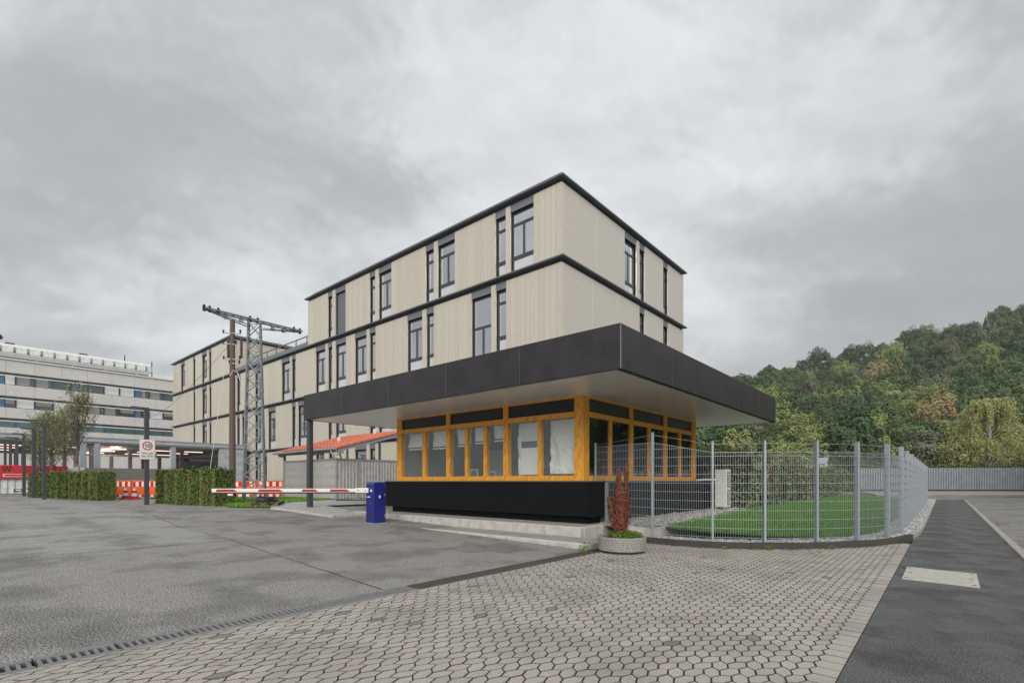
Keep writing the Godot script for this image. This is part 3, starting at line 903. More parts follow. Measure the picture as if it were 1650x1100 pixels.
func gatehouse() -> void:
	var g := thing("gatehouse", "black and ochre glazed gatehouse under a wide dark flat canopy", "gatehouse")
	var T: Material = M.ochre_timber
	# plinth
	part("plinth", Vector3(-14.44, 0.5, -10.135), Vector3(-6.35, 1.32, -10.95), M.plinth_panel, g)
	for i in 3:
		part("plinth_panel", Vector3(-14.45 + i * 2.7, 0.5, -10.12), Vector3(-11.756 + i * 2.7, 1.325, -10.134), M.plinth_panel, g, 0.004)
	part("plinth_panel", Vector3(-6.34, 0.5, -10.12), Vector3(-6.349, 1.325, -10.94), M.plinth_panel, g, 0.003)
	part("toe_recess", Vector3(-14.3, 0.31, -10.3), Vector3(-6.5, 0.5, -10.9), M.plinth_panel, g)
	part("ledge", Vector3(-14.47, 1.325, -10.1), Vector3(-6.32, 1.352, -10.95), M.ledge_metal, g, 0.006)
	part("end_plate", Vector3(-6.335, 0.32, -10.85), Vector3(-6.30, 1.32, -10.95), M.galvanised, g)
	part("side_plinth", Vector3(-6.82, 0.25, -10.96), Vector3(-6.62, 1.325, -19.0), M.plinth_panel, g)
	part("side_ledge", Vector3(-6.84, 1.325, -10.96), Vector3(-6.60, 1.35, -19.0), M.ledge_metal, g, 0.005)
	# rear and west walls, floor, ceiling
	part("rear_wall", Vector3(-14.3, 0.3, -17.83), Vector3(-6.83, 3.45, -17.7), M.room_wall, g)
	part("side_wall", Vector3(-14.3, 0.3, -17.7), Vector3(-14.17, 3.45, -10.76), M.room_wall, g)
	part("floor", Vector3(-14.17, 0.36, -17.7), Vector3(-6.83, 0.45, -10.96), M.room_floor, g)
	part("ceiling", Vector3(-14.17, 3.44, -17.7), Vector3(-6.86, 3.455, -10.6), M.anthracite, g)
	part("room_partition", Vector3(-14.17, 0.45, -14.2), Vector3(-9.4, 3.43, -14.08), M.room_wall, g)
	var zf := -10.48
	# front frame
	for a in [[-14.31, -14.05], [-11.775, -11.604], [-9.387, -9.213]]:
		part("post", Vector3(a[0], 1.352, zf + 0.003), Vector3(a[1], 3.458, zf - 0.16), T, g, 0.006)
	part("corner_post", Vector3(-7.007, 1.352, zf + 0.003), Vector3(-6.727, 3.458, -10.753), T, g, 0.008)
	var bays := [[-14.05, -11.775, [-12.94, -12.782]], [-11.604, -9.387, [-10.94, -10.82, -10.162, -10.037]], [-9.213, -7.007, [-8.164, -8.05]]]
	for bay in bays:
		part("bottom_rail", Vector3(bay[0], 1.352, zf + 0.012), Vector3(bay[1], 1.487, zf - 0.14), T, g, 0.006)
		part("transom", Vector3(bay[0], 2.952, zf), Vector3(bay[1], 3.085, zf - 0.14), T, g, 0.006)
		part("top_rail", Vector3(bay[0], 3.42, zf), Vector3(bay[1], 3.457, zf - 0.12), T, g)
		part("clerestory_pane", Vector3(bay[0], 3.085, zf - 0.06), Vector3(bay[1], 3.42, zf - 0.07), M.tinted_glass, g)
		var edges: Array = [bay[0]] + bay[2] + [bay[1]]
		for i in range(1, edges.size() - 1, 2):
			part("mullion", Vector3(edges[i], 1.487, zf - 0.002), Vector3(edges[i + 1], 2.952, zf - 0.13), T, g, 0.006)
		for i in range(0, edges.size(), 2):
			part("pane", Vector3(edges[i], 1.487, zf - 0.06), Vector3(edges[i + 1], 2.952, zf - 0.07), M.clear_glass, g)
	# side frame
	var xs := -6.73
	for a in [[-12.916, -13.102], [-15.195, -15.406], [-17.518, -17.837]]:
		part("post", Vector3(xs + 0.003, 1.352, a[0]), Vector3(xs - 0.16, 3.458, a[1]), T, g, 0.006)
	for bay in [[-10.753, -12.916, [-11.771, -11.902]], [-13.102, -15.195, [-14.073, -14.22]], [-15.406, -17.518, [-16.399, -16.556]]]:
		part("bottom_rail", Vector3(xs + 0.012, 1.352, bay[0]), Vector3(xs - 0.14, 1.487, bay[1]), T, g, 0.006)
		part("transom", Vector3(xs, 2.952, bay[0]), Vector3(xs - 0.14, 3.085, bay[1]), T, g, 0.006)
		part("top_rail", Vector3(xs, 3.42, bay[0]), Vector3(xs - 0.12, 3.457, bay[1]), T, g)
		part("clerestory_pane", Vector3(xs - 0.06, 3.085, bay[0]), Vector3(xs - 0.07, 3.42, bay[1]), M.tinted_glass, g)
		part("mullion", Vector3(xs - 0.002, 1.487, bay[2][0]), Vector3(xs - 0.13, 2.952, bay[2][1]), T, g, 0.006)
		part("pane", Vector3(xs - 0.06, 1.487, bay[0]), Vector3(xs - 0.07, 2.952, bay[2][0]), M.tinted_glass, g)
		part("pane", Vector3(xs - 0.06, 1.487, bay[2][1]), Vector3(xs - 0.07, 2.952, bay[1]), M.tinted_glass, g)
	# fascia
	var fx := [-16.87, -14.396, -11.931, -9.495, -7.057, -4.6]
	for i in 5:
		part("fascia_panel", Vector3(fx[i] + 0.006, 3.46, -8.44), Vector3(fx[i + 1] - (0.006 if i < 4 else 0.0), 4.32, -8.48), M.fascia_zinc, g, 0.008)
		part("fascia_panel", Vector3(fx[i] + 0.006, 3.46, -19.85), Vector3(fx[i + 1] - 0.006, 4.32, -19.81), M.fascia_zinc, g, 0.008)
	var fz := [-8.485, -10.797, -13.174, -15.517, -17.72, -19.805]
	for i in 5:
		part("fascia_panel", Vector3(-4.6, 3.46, fz[i] - 0.006), Vector3(-4.64, 4.32, fz[i + 1] + 0.006), M.fascia_zinc, g, 0.008)
		part("fascia_panel", Vector3(-16.87, 3.46, fz[i] - 0.006), Vector3(-16.83, 4.32, fz[i + 1] + 0.006), M.fascia_zinc, g, 0.008)
	part("fascia_trim", Vector3(-4.608, 3.462, -8.432), Vector3(-4.592, 4.325, -8.452), M.lintel_grey, g, 0.003)
	part("shadow_gap", Vector3(-16.82, 3.5, -8.49), Vector3(-4.65, 3.53, -19.8), M.gap_black, g)  # dark sheet put in as the shade between fascia and soffit
	part("canopy_roof", Vector3(-16.82, 4.2, -8.49), Vector3(-4.65, 4.27, -19.8), M.roof_felt, g)
	for i in 37:
		var z := -8.58 - i * 0.3
		part("soffit_board", Vector3(-16.72, 3.458, z), Vector3(-4.75, 3.49, z - 0.296), M.soffit_board, g, 0.004)
	part("canopy_post", Vector3(-16.82, 0.3, -8.52), Vector3(-16.64, 3.46, -8.68), M.lamp_grey, g, 0.01)
	# roller cloths inside the panes
	for s in [[-14.0, -12.98, 2.49, 2.96, 11], [-12.74, -11.8, 2.47, 2.96, 12], [-11.56, -10.97, 2.5, 2.96, 13], [-10.78, -10.2, 2.55, 2.96, 14], [-10.0, -9.42, 2.58, 2.96, 15], [-9.1, -8.2, 1.5, 2.96, 16], [-7.96, -7.05, 1.54, 2.95, 17]]:
		var cl := mi("blind", fabric(s[1] - s[0], s[3] - s[2], s[4], 0.07 if s[4] < 16 else 0.10), M.blind_fabric, g)
		cl.position = Vector3((s[0] + s[1]) * 0.5, (s[2] + s[3]) * 0.5, -10.78)
		if s[4] < 16:
			part("blind_bar", Vector3(s[0], s[2] - 0.09, -10.76), Vector3(s[1], s[2] - 0.04, -10.79), M.white_board, g, 0.01)
	for s in [[-11.2, -11.7, 18]]:
		var cl2 := mi("blind", fabric(absf(s[1] - s[0]), 1.42, s[2], 0.07), M.blind_fabric, g)
		cl2.rotation.y = PI * 0.5
		cl2.position = Vector3(-7.02, 2.22, (s[0] + s[1]) * 0.5)

	# things seen through the glass
	var ib := thing("information_board", "white information board with dark blue header behind the gatehouse window", "board", Vector3(-8.62, 1.5, -10.7))
	part("sheet", Vector3(-0.3, 0.02, 0), Vector3(0.3, 0.98, -0.025), M.white_board, ib, 0.006)
	part("header", Vector3(-0.275, 0.76, 0.004), Vector3(0.275, 0.94, 0.0), M.header_blue, ib)
	var dk := thing("counter_desk", "grey counter desk standing behind the gatehouse windows", "desk", Vector3(-10.5, 0.45, -11.4))
	part("top", Vector3(-3.4, 0.86, 0.35), Vector3(3.3, 0.9, -0.4), M.room_wall, dk, 0.006)
	for x in [-3.3, -1.1, 1.1, 3.2]:
		part("leg_panel", Vector3(x - 0.02, 0.0, 0.33), Vector3(x + 0.02, 0.86, -0.36), M.chair_grey, dk)
	var mons := [[-11.35, 0.16, "small white monitor on the gatehouse counter behind the middle panes"], [-10.55, 0.11, "little white card stand on the gatehouse counter"]]
	for m in mons:
		var t := thing("monitor", m[2], "monitor", Vector3(m[0], 1.35, -11.3))
		part("screen", Vector3(-m[1], 0.12, 0.015), Vector3(m[1], 0.12 + m[1] * 1.6, -0.015), M.white_board, t, 0.006)
		part("display", Vector3(-m[1] * 0.8, 0.15, 0.019), Vector3(m[1] * 0.8, 0.09 + m[1] * 1.6, 0.016), M.header_blue, t)
		part("stand", Vector3(-0.03, 0.0, 0.02), Vector3(0.03, 0.12, -0.02), M.chair_grey, t)
	for c in [[-12.3, -12.2, 0.3, "grey office chair behind the gatehouse counter near the west end"], [-13.6, -12.0, -0.5, "office chair with pale cushion in the west corner of the gatehouse"]]:
		var t := thing("office_chair", c[3], "chair", Vector3(c[0], 0.45, c[1]))
		t.rotation.y = c[2]
		part("seat", Vector3(-0.24, 0.42, -0.24), Vector3(0.24, 0.5, 0.24), M.chair_grey, t, 0.03)
		part("backrest", Vector3(-0.23, 0.62, -0.27), Vector3(0.23, 1.22, -0.21), M.chair_grey, t, 0.03)
		part("column", Vector3(-0.03, 0.08, -0.03), Vector3(0.03, 0.42, 0.03), M.black_plastic, t)
		for i in 5:
			var b := MB.new()
			b.bar(Vector3(0, 0.08, 0), Vector3(cos(i * TAU / 5) * 0.3, 0.04, sin(i * TAU / 5) * 0.3), 0.04)
			mi("leg", b.done(), M.black_plastic, t)
	var cab := thing("tall_cabinet", "tall white cabinet seen through the second gatehouse pane", "cabinet", Vector3(-12.2, 0.45, -13.7))
	part("body", Vector3(-0.5, 0.0, 0.3), Vector3(0.5, 2.0, -0.3), M.white_board, cab, 0.01)
	part("door", Vector3(-0.49, 0.03, 0.318), Vector3(-0.005, 1.97, 0.3), M.white_board, cab, 0.005)
	part("door", Vector3(0.005, 0.03, 0.318), Vector3(0.49, 1.97, 0.3), M.white_board, cab, 0.005)
	for p in [[-10.6, 1.95, 0.3, 0.35, "pale notice pinned to the inner wall of the gatehouse"], [-9.8, 1.8, 0.25, 0.5, "second pale notice on the inner gatehouse wall"]]:
		var q := part("notice", Vector3(p[0] - p[2] * 0.5, p[1] - p[3] * 0.5, -14.075), Vector3(p[0] + p[2] * 0.5, p[1] + p[3] * 0.5, -14.068), M.white_board, self)
		tag(q, p[4], "notice")
		q.name = numbered("notice")

# ---------------------------------------------------------------- main building
var lips := [17.15, 12.95, 8.65, 4.33, 0.3]

func window_z(parent: Node, x0: float, x1: float, y0: float, y1: float, kind: String, zf: float) -> void:
	# window in the long facade (faces +z); kind D double, N narrow, T tall transom, L louvre
	var lint := 0.42
	var w := Node3D.new()
	w.name = "window"
	parent.add_child(w, true)
	var fr := MB.new()
	var zr := zf - 0.22
	var yt := y1 - lint
	part("lintel_panel", Vector3(x0, yt + 0.04, zf - 0.04), Vector3(x1, y1 + 0.02, zf - 0.09), M.lintel_grey, w)
	if kind == "L":
		for i in 6:
			var xa := lerpf(x0, x1, i / 6.0)
			part("louvre", Vector3(xa + 0.01, y0, zr + 0.02), Vector3(lerpf(x0, x1, (i + 1) / 6.0) - 0.01, yt, zr - 0.03), M.anthracite, w, 0.01)
		return
	var f := 0.085
	var boxf := func(a: Vector3, b: Vector3) -> void: fr.box((a + b) * 0.5, (b - a).abs())
	boxf.call(Vector3(x0, y0, zr + 0.03), Vector3(x0 + f + 0.04, yt - 0.02, zr - 0.04))
	boxf.call(Vector3(x1 - f, y0, zr + 0.03), Vector3(x1, yt - 0.02, zr - 0.04))
	boxf.call(Vector3(x0 + f + 0.04, yt - 0.1, zr + 0.03), Vector3(x1 - f, yt - 0.02, zr - 0.04))
	var ya := y0 + 0.78
	var tr := yt - 0.62
	if kind == "T":
		tr = lerpf(y0, yt, 0.52)
		ya = y0
	var xa2 := x0 + f + 0.04
	var xb2 := x1 - f
	boxf.call(Vector3(xa2, tr - 0.14, zr + 0.04), Vector3(xb2, tr, zr - 0.04))
	if kind != "T":
		boxf.call(Vector3(xa2, ya, zr + 0.05), Vector3(xb2, ya + 0.2, zr - 0.04))
	if kind != "N":
		var xm := (xa2 + xb2) * 0.5
		boxf.call(Vector3(xm - 0.075, ya + (0.2 if kind != "T" else 0.0), zr + 0.035), Vector3(xm + 0.075, tr - 0.14, zr - 0.04))
	mi("frame", fr.done(), M.frame_dark, w)
	var pane := func(a: float, b: float, c: float, d: float, m: Material) -> void:
		part("pane", Vector3(a, c, zr), Vector3(b, d, zr - 0.012), m, w)
	pane.call(xa2, xb2, tr, yt - 0.1, M.coated_glass)
	if kind == "N":
		pane.call(xa2, xb2, ya + 0.2, tr - 0.14, M.coated_glass)
	else:
		var xm2 := (xa2 + xb2) * 0.5
		pane.call(xa2, xm2 - 0.075, ya + (0.2 if kind != "T" else 0.0), tr - 0.14, M.coated_glass)
		pane.call(xm2 + 0.075, xb2, ya + (0.2 if kind != "T" else 0.0), tr - 0.14, M.coated_glass)
	if kind != "T":
		pane.call(xa2, xb2, y0, ya, M.frosted_glass)

func clad_run(parent: Node, x0: float, x1: float, y0: float, y1: float, zf: float, wide: float, called: String) -> void:
	var total := x1 - x0
	if total < 0.05: return
	var k := maxi(1, int(round(total / wide)))
	var cuts := [0.0]
	for i in k: cuts.append(cuts[-1] + rf(0.7, 1.3))
	for i in k:
		var a: float = x0 + total * cuts[i] / cuts[-1]
		var b: float = x0 + total * cuts[i + 1] / cuts[-1]
		var dz := rf(0.0, 0.006)
		part(called, Vector3(a + 0.008, y0, zf - dz), Vector3(b - 0.008, y1, zf - 0.10 - dz), M["cladding_%d" % (rng.randi() % 4)], parent, 0.0015)

func floor_z(parent: Node, x0: float, x1: float, y0: float, y1: float, wins: Array, zf: float, plank_from: float) -> void:
	var xs := x0
	for w in wins + [[x1, x1, ""]]:
		if w[0] - xs > 0.05:
			var mid: float = (w[0] + xs) * 0.5
			if mid > plank_from: clad_run(parent, xs, w[0], y0, y1, zf, 0.36, "plank")
			else: clad_run(parent, xs, w[0], y0, y1, zf, 1.6, "facade_panel")
		if w[2] != "": window_z(parent, w[0], w[1], y0, y1, w[2], zf)
		xs = w[1]

func main_building() -> void:
	var zf := -21.4
	var xc := -15.06
	var b := thing("office_building", "long beige metal clad office building with dark cornice bands and tall windows", "building")
	# cores (dark, set back behind cladding)
	part("core", Vector3(-79.1, 0.0, zf - 0.36), Vector3(xc - 0.36, 12.9, -37.1), M.core_dark, b)
	part("core", Vector3(-41.7, 12.9, zf - 0.36), Vector3(xc - 0.36, 17.1, -37.1), M.core_dark, b)
	part("core", Vector3(-79.1, 12.9, zf - 0.36), Vector3(-59.4, 17.1, -37.1), M.core_dark, b)
	var D := "D"
	var N := "N"
	floor_z(b, -41.96, xc, 13.06, 16.92, [[-38.644, -37.936, N], [-37.463, -35.923, "L"], [-32.593, -31.87, N], [-31.437, -29.866, D], [-26.069, -25.246, N], [-24.866, -23.24, D], [-19.772, -18.973, N], [-18.617, -16.948, D]], zf, -42.0)
	floor_z(b, -79.42, -59.115, 13.06, 16.92, [[-76.171, -74.487, D], [-71.442, -70.581, N], [-68.278, -66.556, D], [-65.962, -65.116, N]], zf, 0.0)
	floor_z(b, -79.42, xc, 8.76, 12.75, [[-71.374, -70.603, N], [-68.236, -66.577, D], [-65.84, -65.076, N], [-57.628, -56.585, N], [-52.989, -51.466, D], [-47.053, -45.384, D], [-45.009, -44.235, N], [-40.664, -39.064, D], [-38.614, -37.926, N], [-37.444, -35.859, D], [-34.596, -32.986, D], [-32.593, -31.815, N], [-28.04, -26.423, D], [-26.006, -25.246, N], [-21.749, -20.113, "T"], [-19.738, -18.94, N]], zf, -42.0)
	floor_z(b, -79.42, xc, 4.44, 8.45, [[-71.374, -70.603, N], [-68.236, -66.577, D], [-65.84, -65.076, N], [-59.6, -58.8, N], [-57.628, -56.785, N], [-56.259, -54.755, D], [-52.989, -51.466, D], [-49.917, -48.272, D], [-45.009, -44.247, N], [-43.826, -42.214, D], [-38.614, -37.926, N], [-37.444, -35.859, D], [-32.593, -31.85, N], [-31.437, -29.866, D], [-26.0, -25.25, N], [-21.75, -20.11, D]], zf, -33.0)
	floor_z(b, -60.0, xc, 0.4, 4.14, [[-52.989, -51.466, D], [-50.9, -50.15, N], [-46.799, -46.1, N], [-40.664, -39.2, D], [-38.5, -37.926, N], [-34.6, -33.0, D], [-32.593, -31.85, N]], zf, 0.0)
	# right-hand facade, faces +x: smooth panels, sky reflection put into their colour
	for fl in [[13.06, 16.92, true], [8.76, 12.75, false], [4.44, 8.45, false], [0.4, 4.14, false]]:
		var wins := [[-28.169, -29.786, D], [-30.16, -30.946, N], [-33.793, -34.632, N]] if fl[2] else [[-30.16, -30.946, N], [-33.793, -34.632, N]]
		var zs := zf - 0.101
		for w in wins + [[-37.4, -37.4, ""]]:
			var k := maxi(1, int(round((zs - w[0]) / 3.2)))
			for i in k:
				var za := lerpf(zs, w[0], float(i) / k)
				var zb := lerpf(zs, w[0], float(i + 1) / k)
				part("facade_panel", Vector3(xc, fl[0], za - 0.003), Vector3(xc - 0.10, fl[1], zb + 0.003), M.cladding_sky_tone, b, 0.004)
			if w[2] != "":
				var holder := Node3D.new()
				holder.name = "window"
				b.add_child(holder, true)
				var fr := MB.new()
				var yt: float = fl[1] - 0.42
				var xr := xc - 0.24
				part("lintel_panel", Vector3(xc - 0.04, yt + 0.04, w[0]), Vector3(xc - 0.09, fl[1] + 0.02, w[1]), M.lintel_grey, holder)
				var bf := func(a: Vector3, c: Vector3) -> void: fr.box((a + c) * 0.5, (c - a).abs())
				bf.call(Vector3(xr - 0.04, fl[0], w[0]), Vector3(xr + 0.03, yt, w[0] - 0.1))
				bf.call(Vector3(xr - 0.04, fl[0], w[1]), Vector3(xr + 0.03, yt, w[1] + 0.1))
				bf.call(Vector3(xr - 0.04, yt - 0.1, w[0] - 0.1), Vector3(xr + 0.03, yt, w[1] + 0.1))
				bf.call(Vector3(xr - 0.04, yt - 0.75, w[0] - 0.1), Vector3(xr + 0.04, yt - 0.62, w[1] + 0.1))
				bf.call(Vector3(xr - 0.04, fl[0] + 0.75, w[0] - 0.1), Vector3(xr + 0.04, fl[0] + 0.95, w[1] + 0.1))
				if w[2] == D:
					var zm: float = (w[0] + w[1]) * 0.5
					bf.call(Vector3(xr - 0.04, fl[0] + 0.95, zm + 0.07), Vector3(xr + 0.035, yt - 0.75, zm - 0.07))
				mi("frame", fr.done(), M.frame_dark, holder)
				part("pane", Vector3(xr, fl[0], w[0] - 0.1), Vector3(xr - 0.012, fl[0] + 0.75, w[1] + 0.1), M.frosted_glass, holder)
				part("pane", Vector3(xr, fl[0] + 0.95, w[0] - 0.1), Vector3(xr - 0.012, yt - 0.75, w[1] + 0.1), M.coated_glass, holder)
				part("pane", Vector3(xr, yt - 0.62, w[0] - 0.1), Vector3(xr - 0.012, yt - 0.1, w[1] + 0.1), M.coated_glass, holder)
			zs = w[1]
	# inner flank of the west wing above the low roof, and back
	for i in 5:
		part("facade_panel", Vector3(-59.115, 13.1, zf - 0.105 - i * 3.2), Vector3(-59.215, 16.92, zf - 0.105 - (i + 1) * 3.2), M.cladding_2, b)
	part("facade_panel", Vector3(-41.96, 13.1, zf - 0.11), Vector3(-41.86, 16.92, -37.2), M.cladding_2, b)
	part("facade_panel", Vector3(-79.42, 0.3, zf - 0.11), Vector3(-79.32, 16.92, -37.2), M.cladding_2, b)
	# cornices: thin intermediate bands, roof copings in two steps
	var A: Material = M.anthracite
	for y in [12.95, 8.65, 4.33]:
		part("cornice", Vector3(-79.6, y, zf + 0.24), Vector3(xc + 0.24, y + 0.09, zf - 0.14), A, b, 0.012)
		part("cornice", Vector3(xc + 0.24, y, zf - 0.141), Vector3(xc - 0.14, y + 0.09, -37.55), A, b, 0.012)
		part("cornice_recess_shade", Vector3(-79.5, y - 0.20, zf - 0.11), Vector3(xc - 0.11, y, zf - 0.3), M.core_dark, b)  # dark strip standing in for the shade under the band
		part("cornice_recess_shade", Vector3(xc - 0.11, y - 0.20, zf - 0.3), Vector3(xc - 0.3, y, -37.4), M.core_dark, b)
	for s in [[-41.96, xc], [-79.42, -59.115]]:
		var ov: float = 0.24
		part("coping", Vector3(s[0] - ov, 17.10, zf + ov), Vector3(s[1] + ov, 17.19, zf - 0.3), A, b, 0.012)
		part("coping", Vector3(s[1] + ov, 17.10, zf - 0.301), Vector3(s[1] - 0.3, 17.19, -37.55), A, b, 0.012)
		part("coping", Vector3(s[0] - ov, 17.10, zf - 0.301), Vector3(s[0] + 0.3, 17.19, -37.55), A, b, 0.012)
		part("parapet_cap", Vector3(s[0] + 0.7, 17.19, zf - 0.02), Vector3(s[1] - 0.05, 17.43, zf - 0.35), A, b, 0.015)
		part("parapet_cap", Vector3(s[1] - 0.05, 17.19, zf - 0.351), Vector3(s[1] - 0.35, 17.43, -37.2), A, b, 0.015)
		part("coping_recess_shade", Vector3(s[0] + 0.11, 16.9, zf - 0.11), Vector3(s[1] - 0.11, 17.10, zf - 0.34), M.core_dark, b)  # dark strip standing in for the shade below the coping
		part("coping_recess_shade", Vector3(s[1] - 0.11, 16.9, zf - 0.341), Vector3(s[1] - 0.34, 17.10, -37.2), M.core_dark, b)
		part("roof", Vector3(s[0] + 0.2, 17.0, zf - 0.4), Vector3(s[1] - 0.2, 17.12, -37.2), M.roof_felt, b)
	# terrace parapet between the two raised blocks
	part("terrace_parapet", Vector3(-59.1, 13.04, zf - 0.02), Vector3(-41.98, 13.5, zf - 0.3), M.lintel_grey, b, 0.012)
	part("terrace_roof", Vector3(-59.0, 12.9, zf - 0.37), Vector3(-42.0, 12.98, -37.1), M.roof_felt, b)
	part("terrace_rail", Vector3(-56.6, 13.95, zf - 0.95), Vector3(-42.0, 14.02, zf - 1.02), A, b)
	part("terrace_rail", Vector3(-56.6, 14.5, zf - 0.95), Vector3(-42.0, 14.58, zf - 1.02), A, b)
	part("terrace_screen", Vector3(-56.6, 13.0, zf - 0.98), Vector3(-42.0, 13.9, zf - 1.0), M.lintel_grey, b)
	for i in 8:
		part("rail_post", Vector3(-56.6 + i * 2.08, 12.98, zf - 0.95), Vector3(-56.54 + i * 2.08, 14.5, zf - 1.02), A, b)
# ---------------------------------------------------------------- mesh fence
func wire_panel(a: Vector3, c: Vector3, y0: float, ya: float, yc: float) -> ArrayMesh:
	# welded mesh between two posts; the top may slope from ya to yc
	var b := MB.new()
	var d := c - a
	var len := Vector2(d.x, d.z).length()
	var dir := Vector3(d.x, 0, d.z).normalized()
	var bs := Basis(dir, Vector3.UP, dir.cross(Vector3.UP))
	var k := int(len / 0.0475)
	for i in range(1, k):
		var t := float(i) / k
		var p := a + d * t
		var top := lerpf(ya, yc, t) + 0.012
		b.box(Vector3(p.x, (y0 + top) * 0.5, p.z), Vector3(0.0045, top - y0, 0.0045), bs)
	var y := y0 + 0.05
	while y < maxf(ya, yc):
		var t0 := 0.0
		var t1 := 1.0
		if y > minf(ya, yc) and absf(ya - yc) > 0.01:
			var tt := (y - ya) / (yc - ya)
			if ya > yc: t1 = tt
			else: t0 = tt
		for sgn in [-1.0, 1.0]:
			var p0 := a + d * t0
			var p1 := a + d * t1
			var m: Vector3 = (p0 + p1) * 0.5 + bs.z * 0.009 * sgn
			b.box(Vector3(m.x, y, m.z), Vector3(len * (t1 - t0), 0.0075, 0.007), bs)
		y += 0.186
	var q0 := Vector3(a.x, ya, a.z)
	var q1 := Vector3(c.x, yc, c.z)
	b.bar(q0, q1, 0.009)
	return b.done()

func fence() -> void:
	var f := thing("mesh_fence", "galvanised double wire mesh fence curving round the lawn", "fence")
	var P := [Vector3(-6.66, 1.35, -10.93), Vector3(-4.91, 0.09, -10.46), Vector3(-3.63, 0.09, -10.55), Vector3(-2.77, 0.09, -11.03), Vector3(-1.99, 0.09, -11.82), Vector3(-1.39, 0.09, -12.65), Vector3(-0.96, 0.09, -13.74), Vector3(-0.79, 0.09, -15.2)]
	var tops := [2.3, 2.42, 2.16, 2.16, 2.16, 2.16, 2.16, 2.16]
	for i in 10:
		P.append(Vector3(-0.78, 0.09, -15.2 - (i + 1) * 2.2))
		tops.append(2.16)
	for i in P.size():
		var d: Vector3 = P[mini(i + 1, P.size() - 1)] - P[maxi(i - 1, 0)]
		if i == 0: d = Vector3(1, 0, 0)
		d.y = 0
		d = d.normalized()
		var bs := Basis(d, Vector3.UP, d.cross(Vector3.UP))
		var pb := MB.new()
		var deep := 0.05 if i < 3 else 0.10
		pb.cbox(Vector3(0, (tops[i] - P[i].y) * 0.5, 0), Vector3(0.045, tops[i] - P[i].y, deep), 0.005, bs)
		var po := mi("post", pb.done(), M.galvanised, f, P[i])
		var cb := MB.new()
		cb.cbox(Vector3(0, tops[i] - P[i].y + 0.006, 0), Vector3(0.052, 0.012, deep + 0.008), 0.003, bs)
		mi("cap", cb.done(), M.galvanised_dull, po)
		if i + 1 < P.size():
			var e := bs.z * 0.045
			var y0 := 0.14 if i > 0 else 1.40
			var ya := 1.94
			var yc := 1.94
			if i == 0: ya = 2.2; yc = 2.2
			elif i == 1: ya = 2.2; yc = 1.94
			var a: Vector3 = P[i]
			var c: Vector3 = P[i + 1]
			mi("mesh_panel", wire_panel(Vector3(a.x, 0, a.z), Vector3(c.x, 0, c.z), y0 if i > 0 else 0.34, ya, yc), M.galvanised, f)
			if i < 8:
				var sb := MB.new()
				sb.bar(Vector3(a.x, tops[i] - 0.05, a.z), Vector3(c.x, tops[i + 1] - 0.05, c.z), 0.006)
				mi("strand", sb.done(), M.galvanised_dull, f)

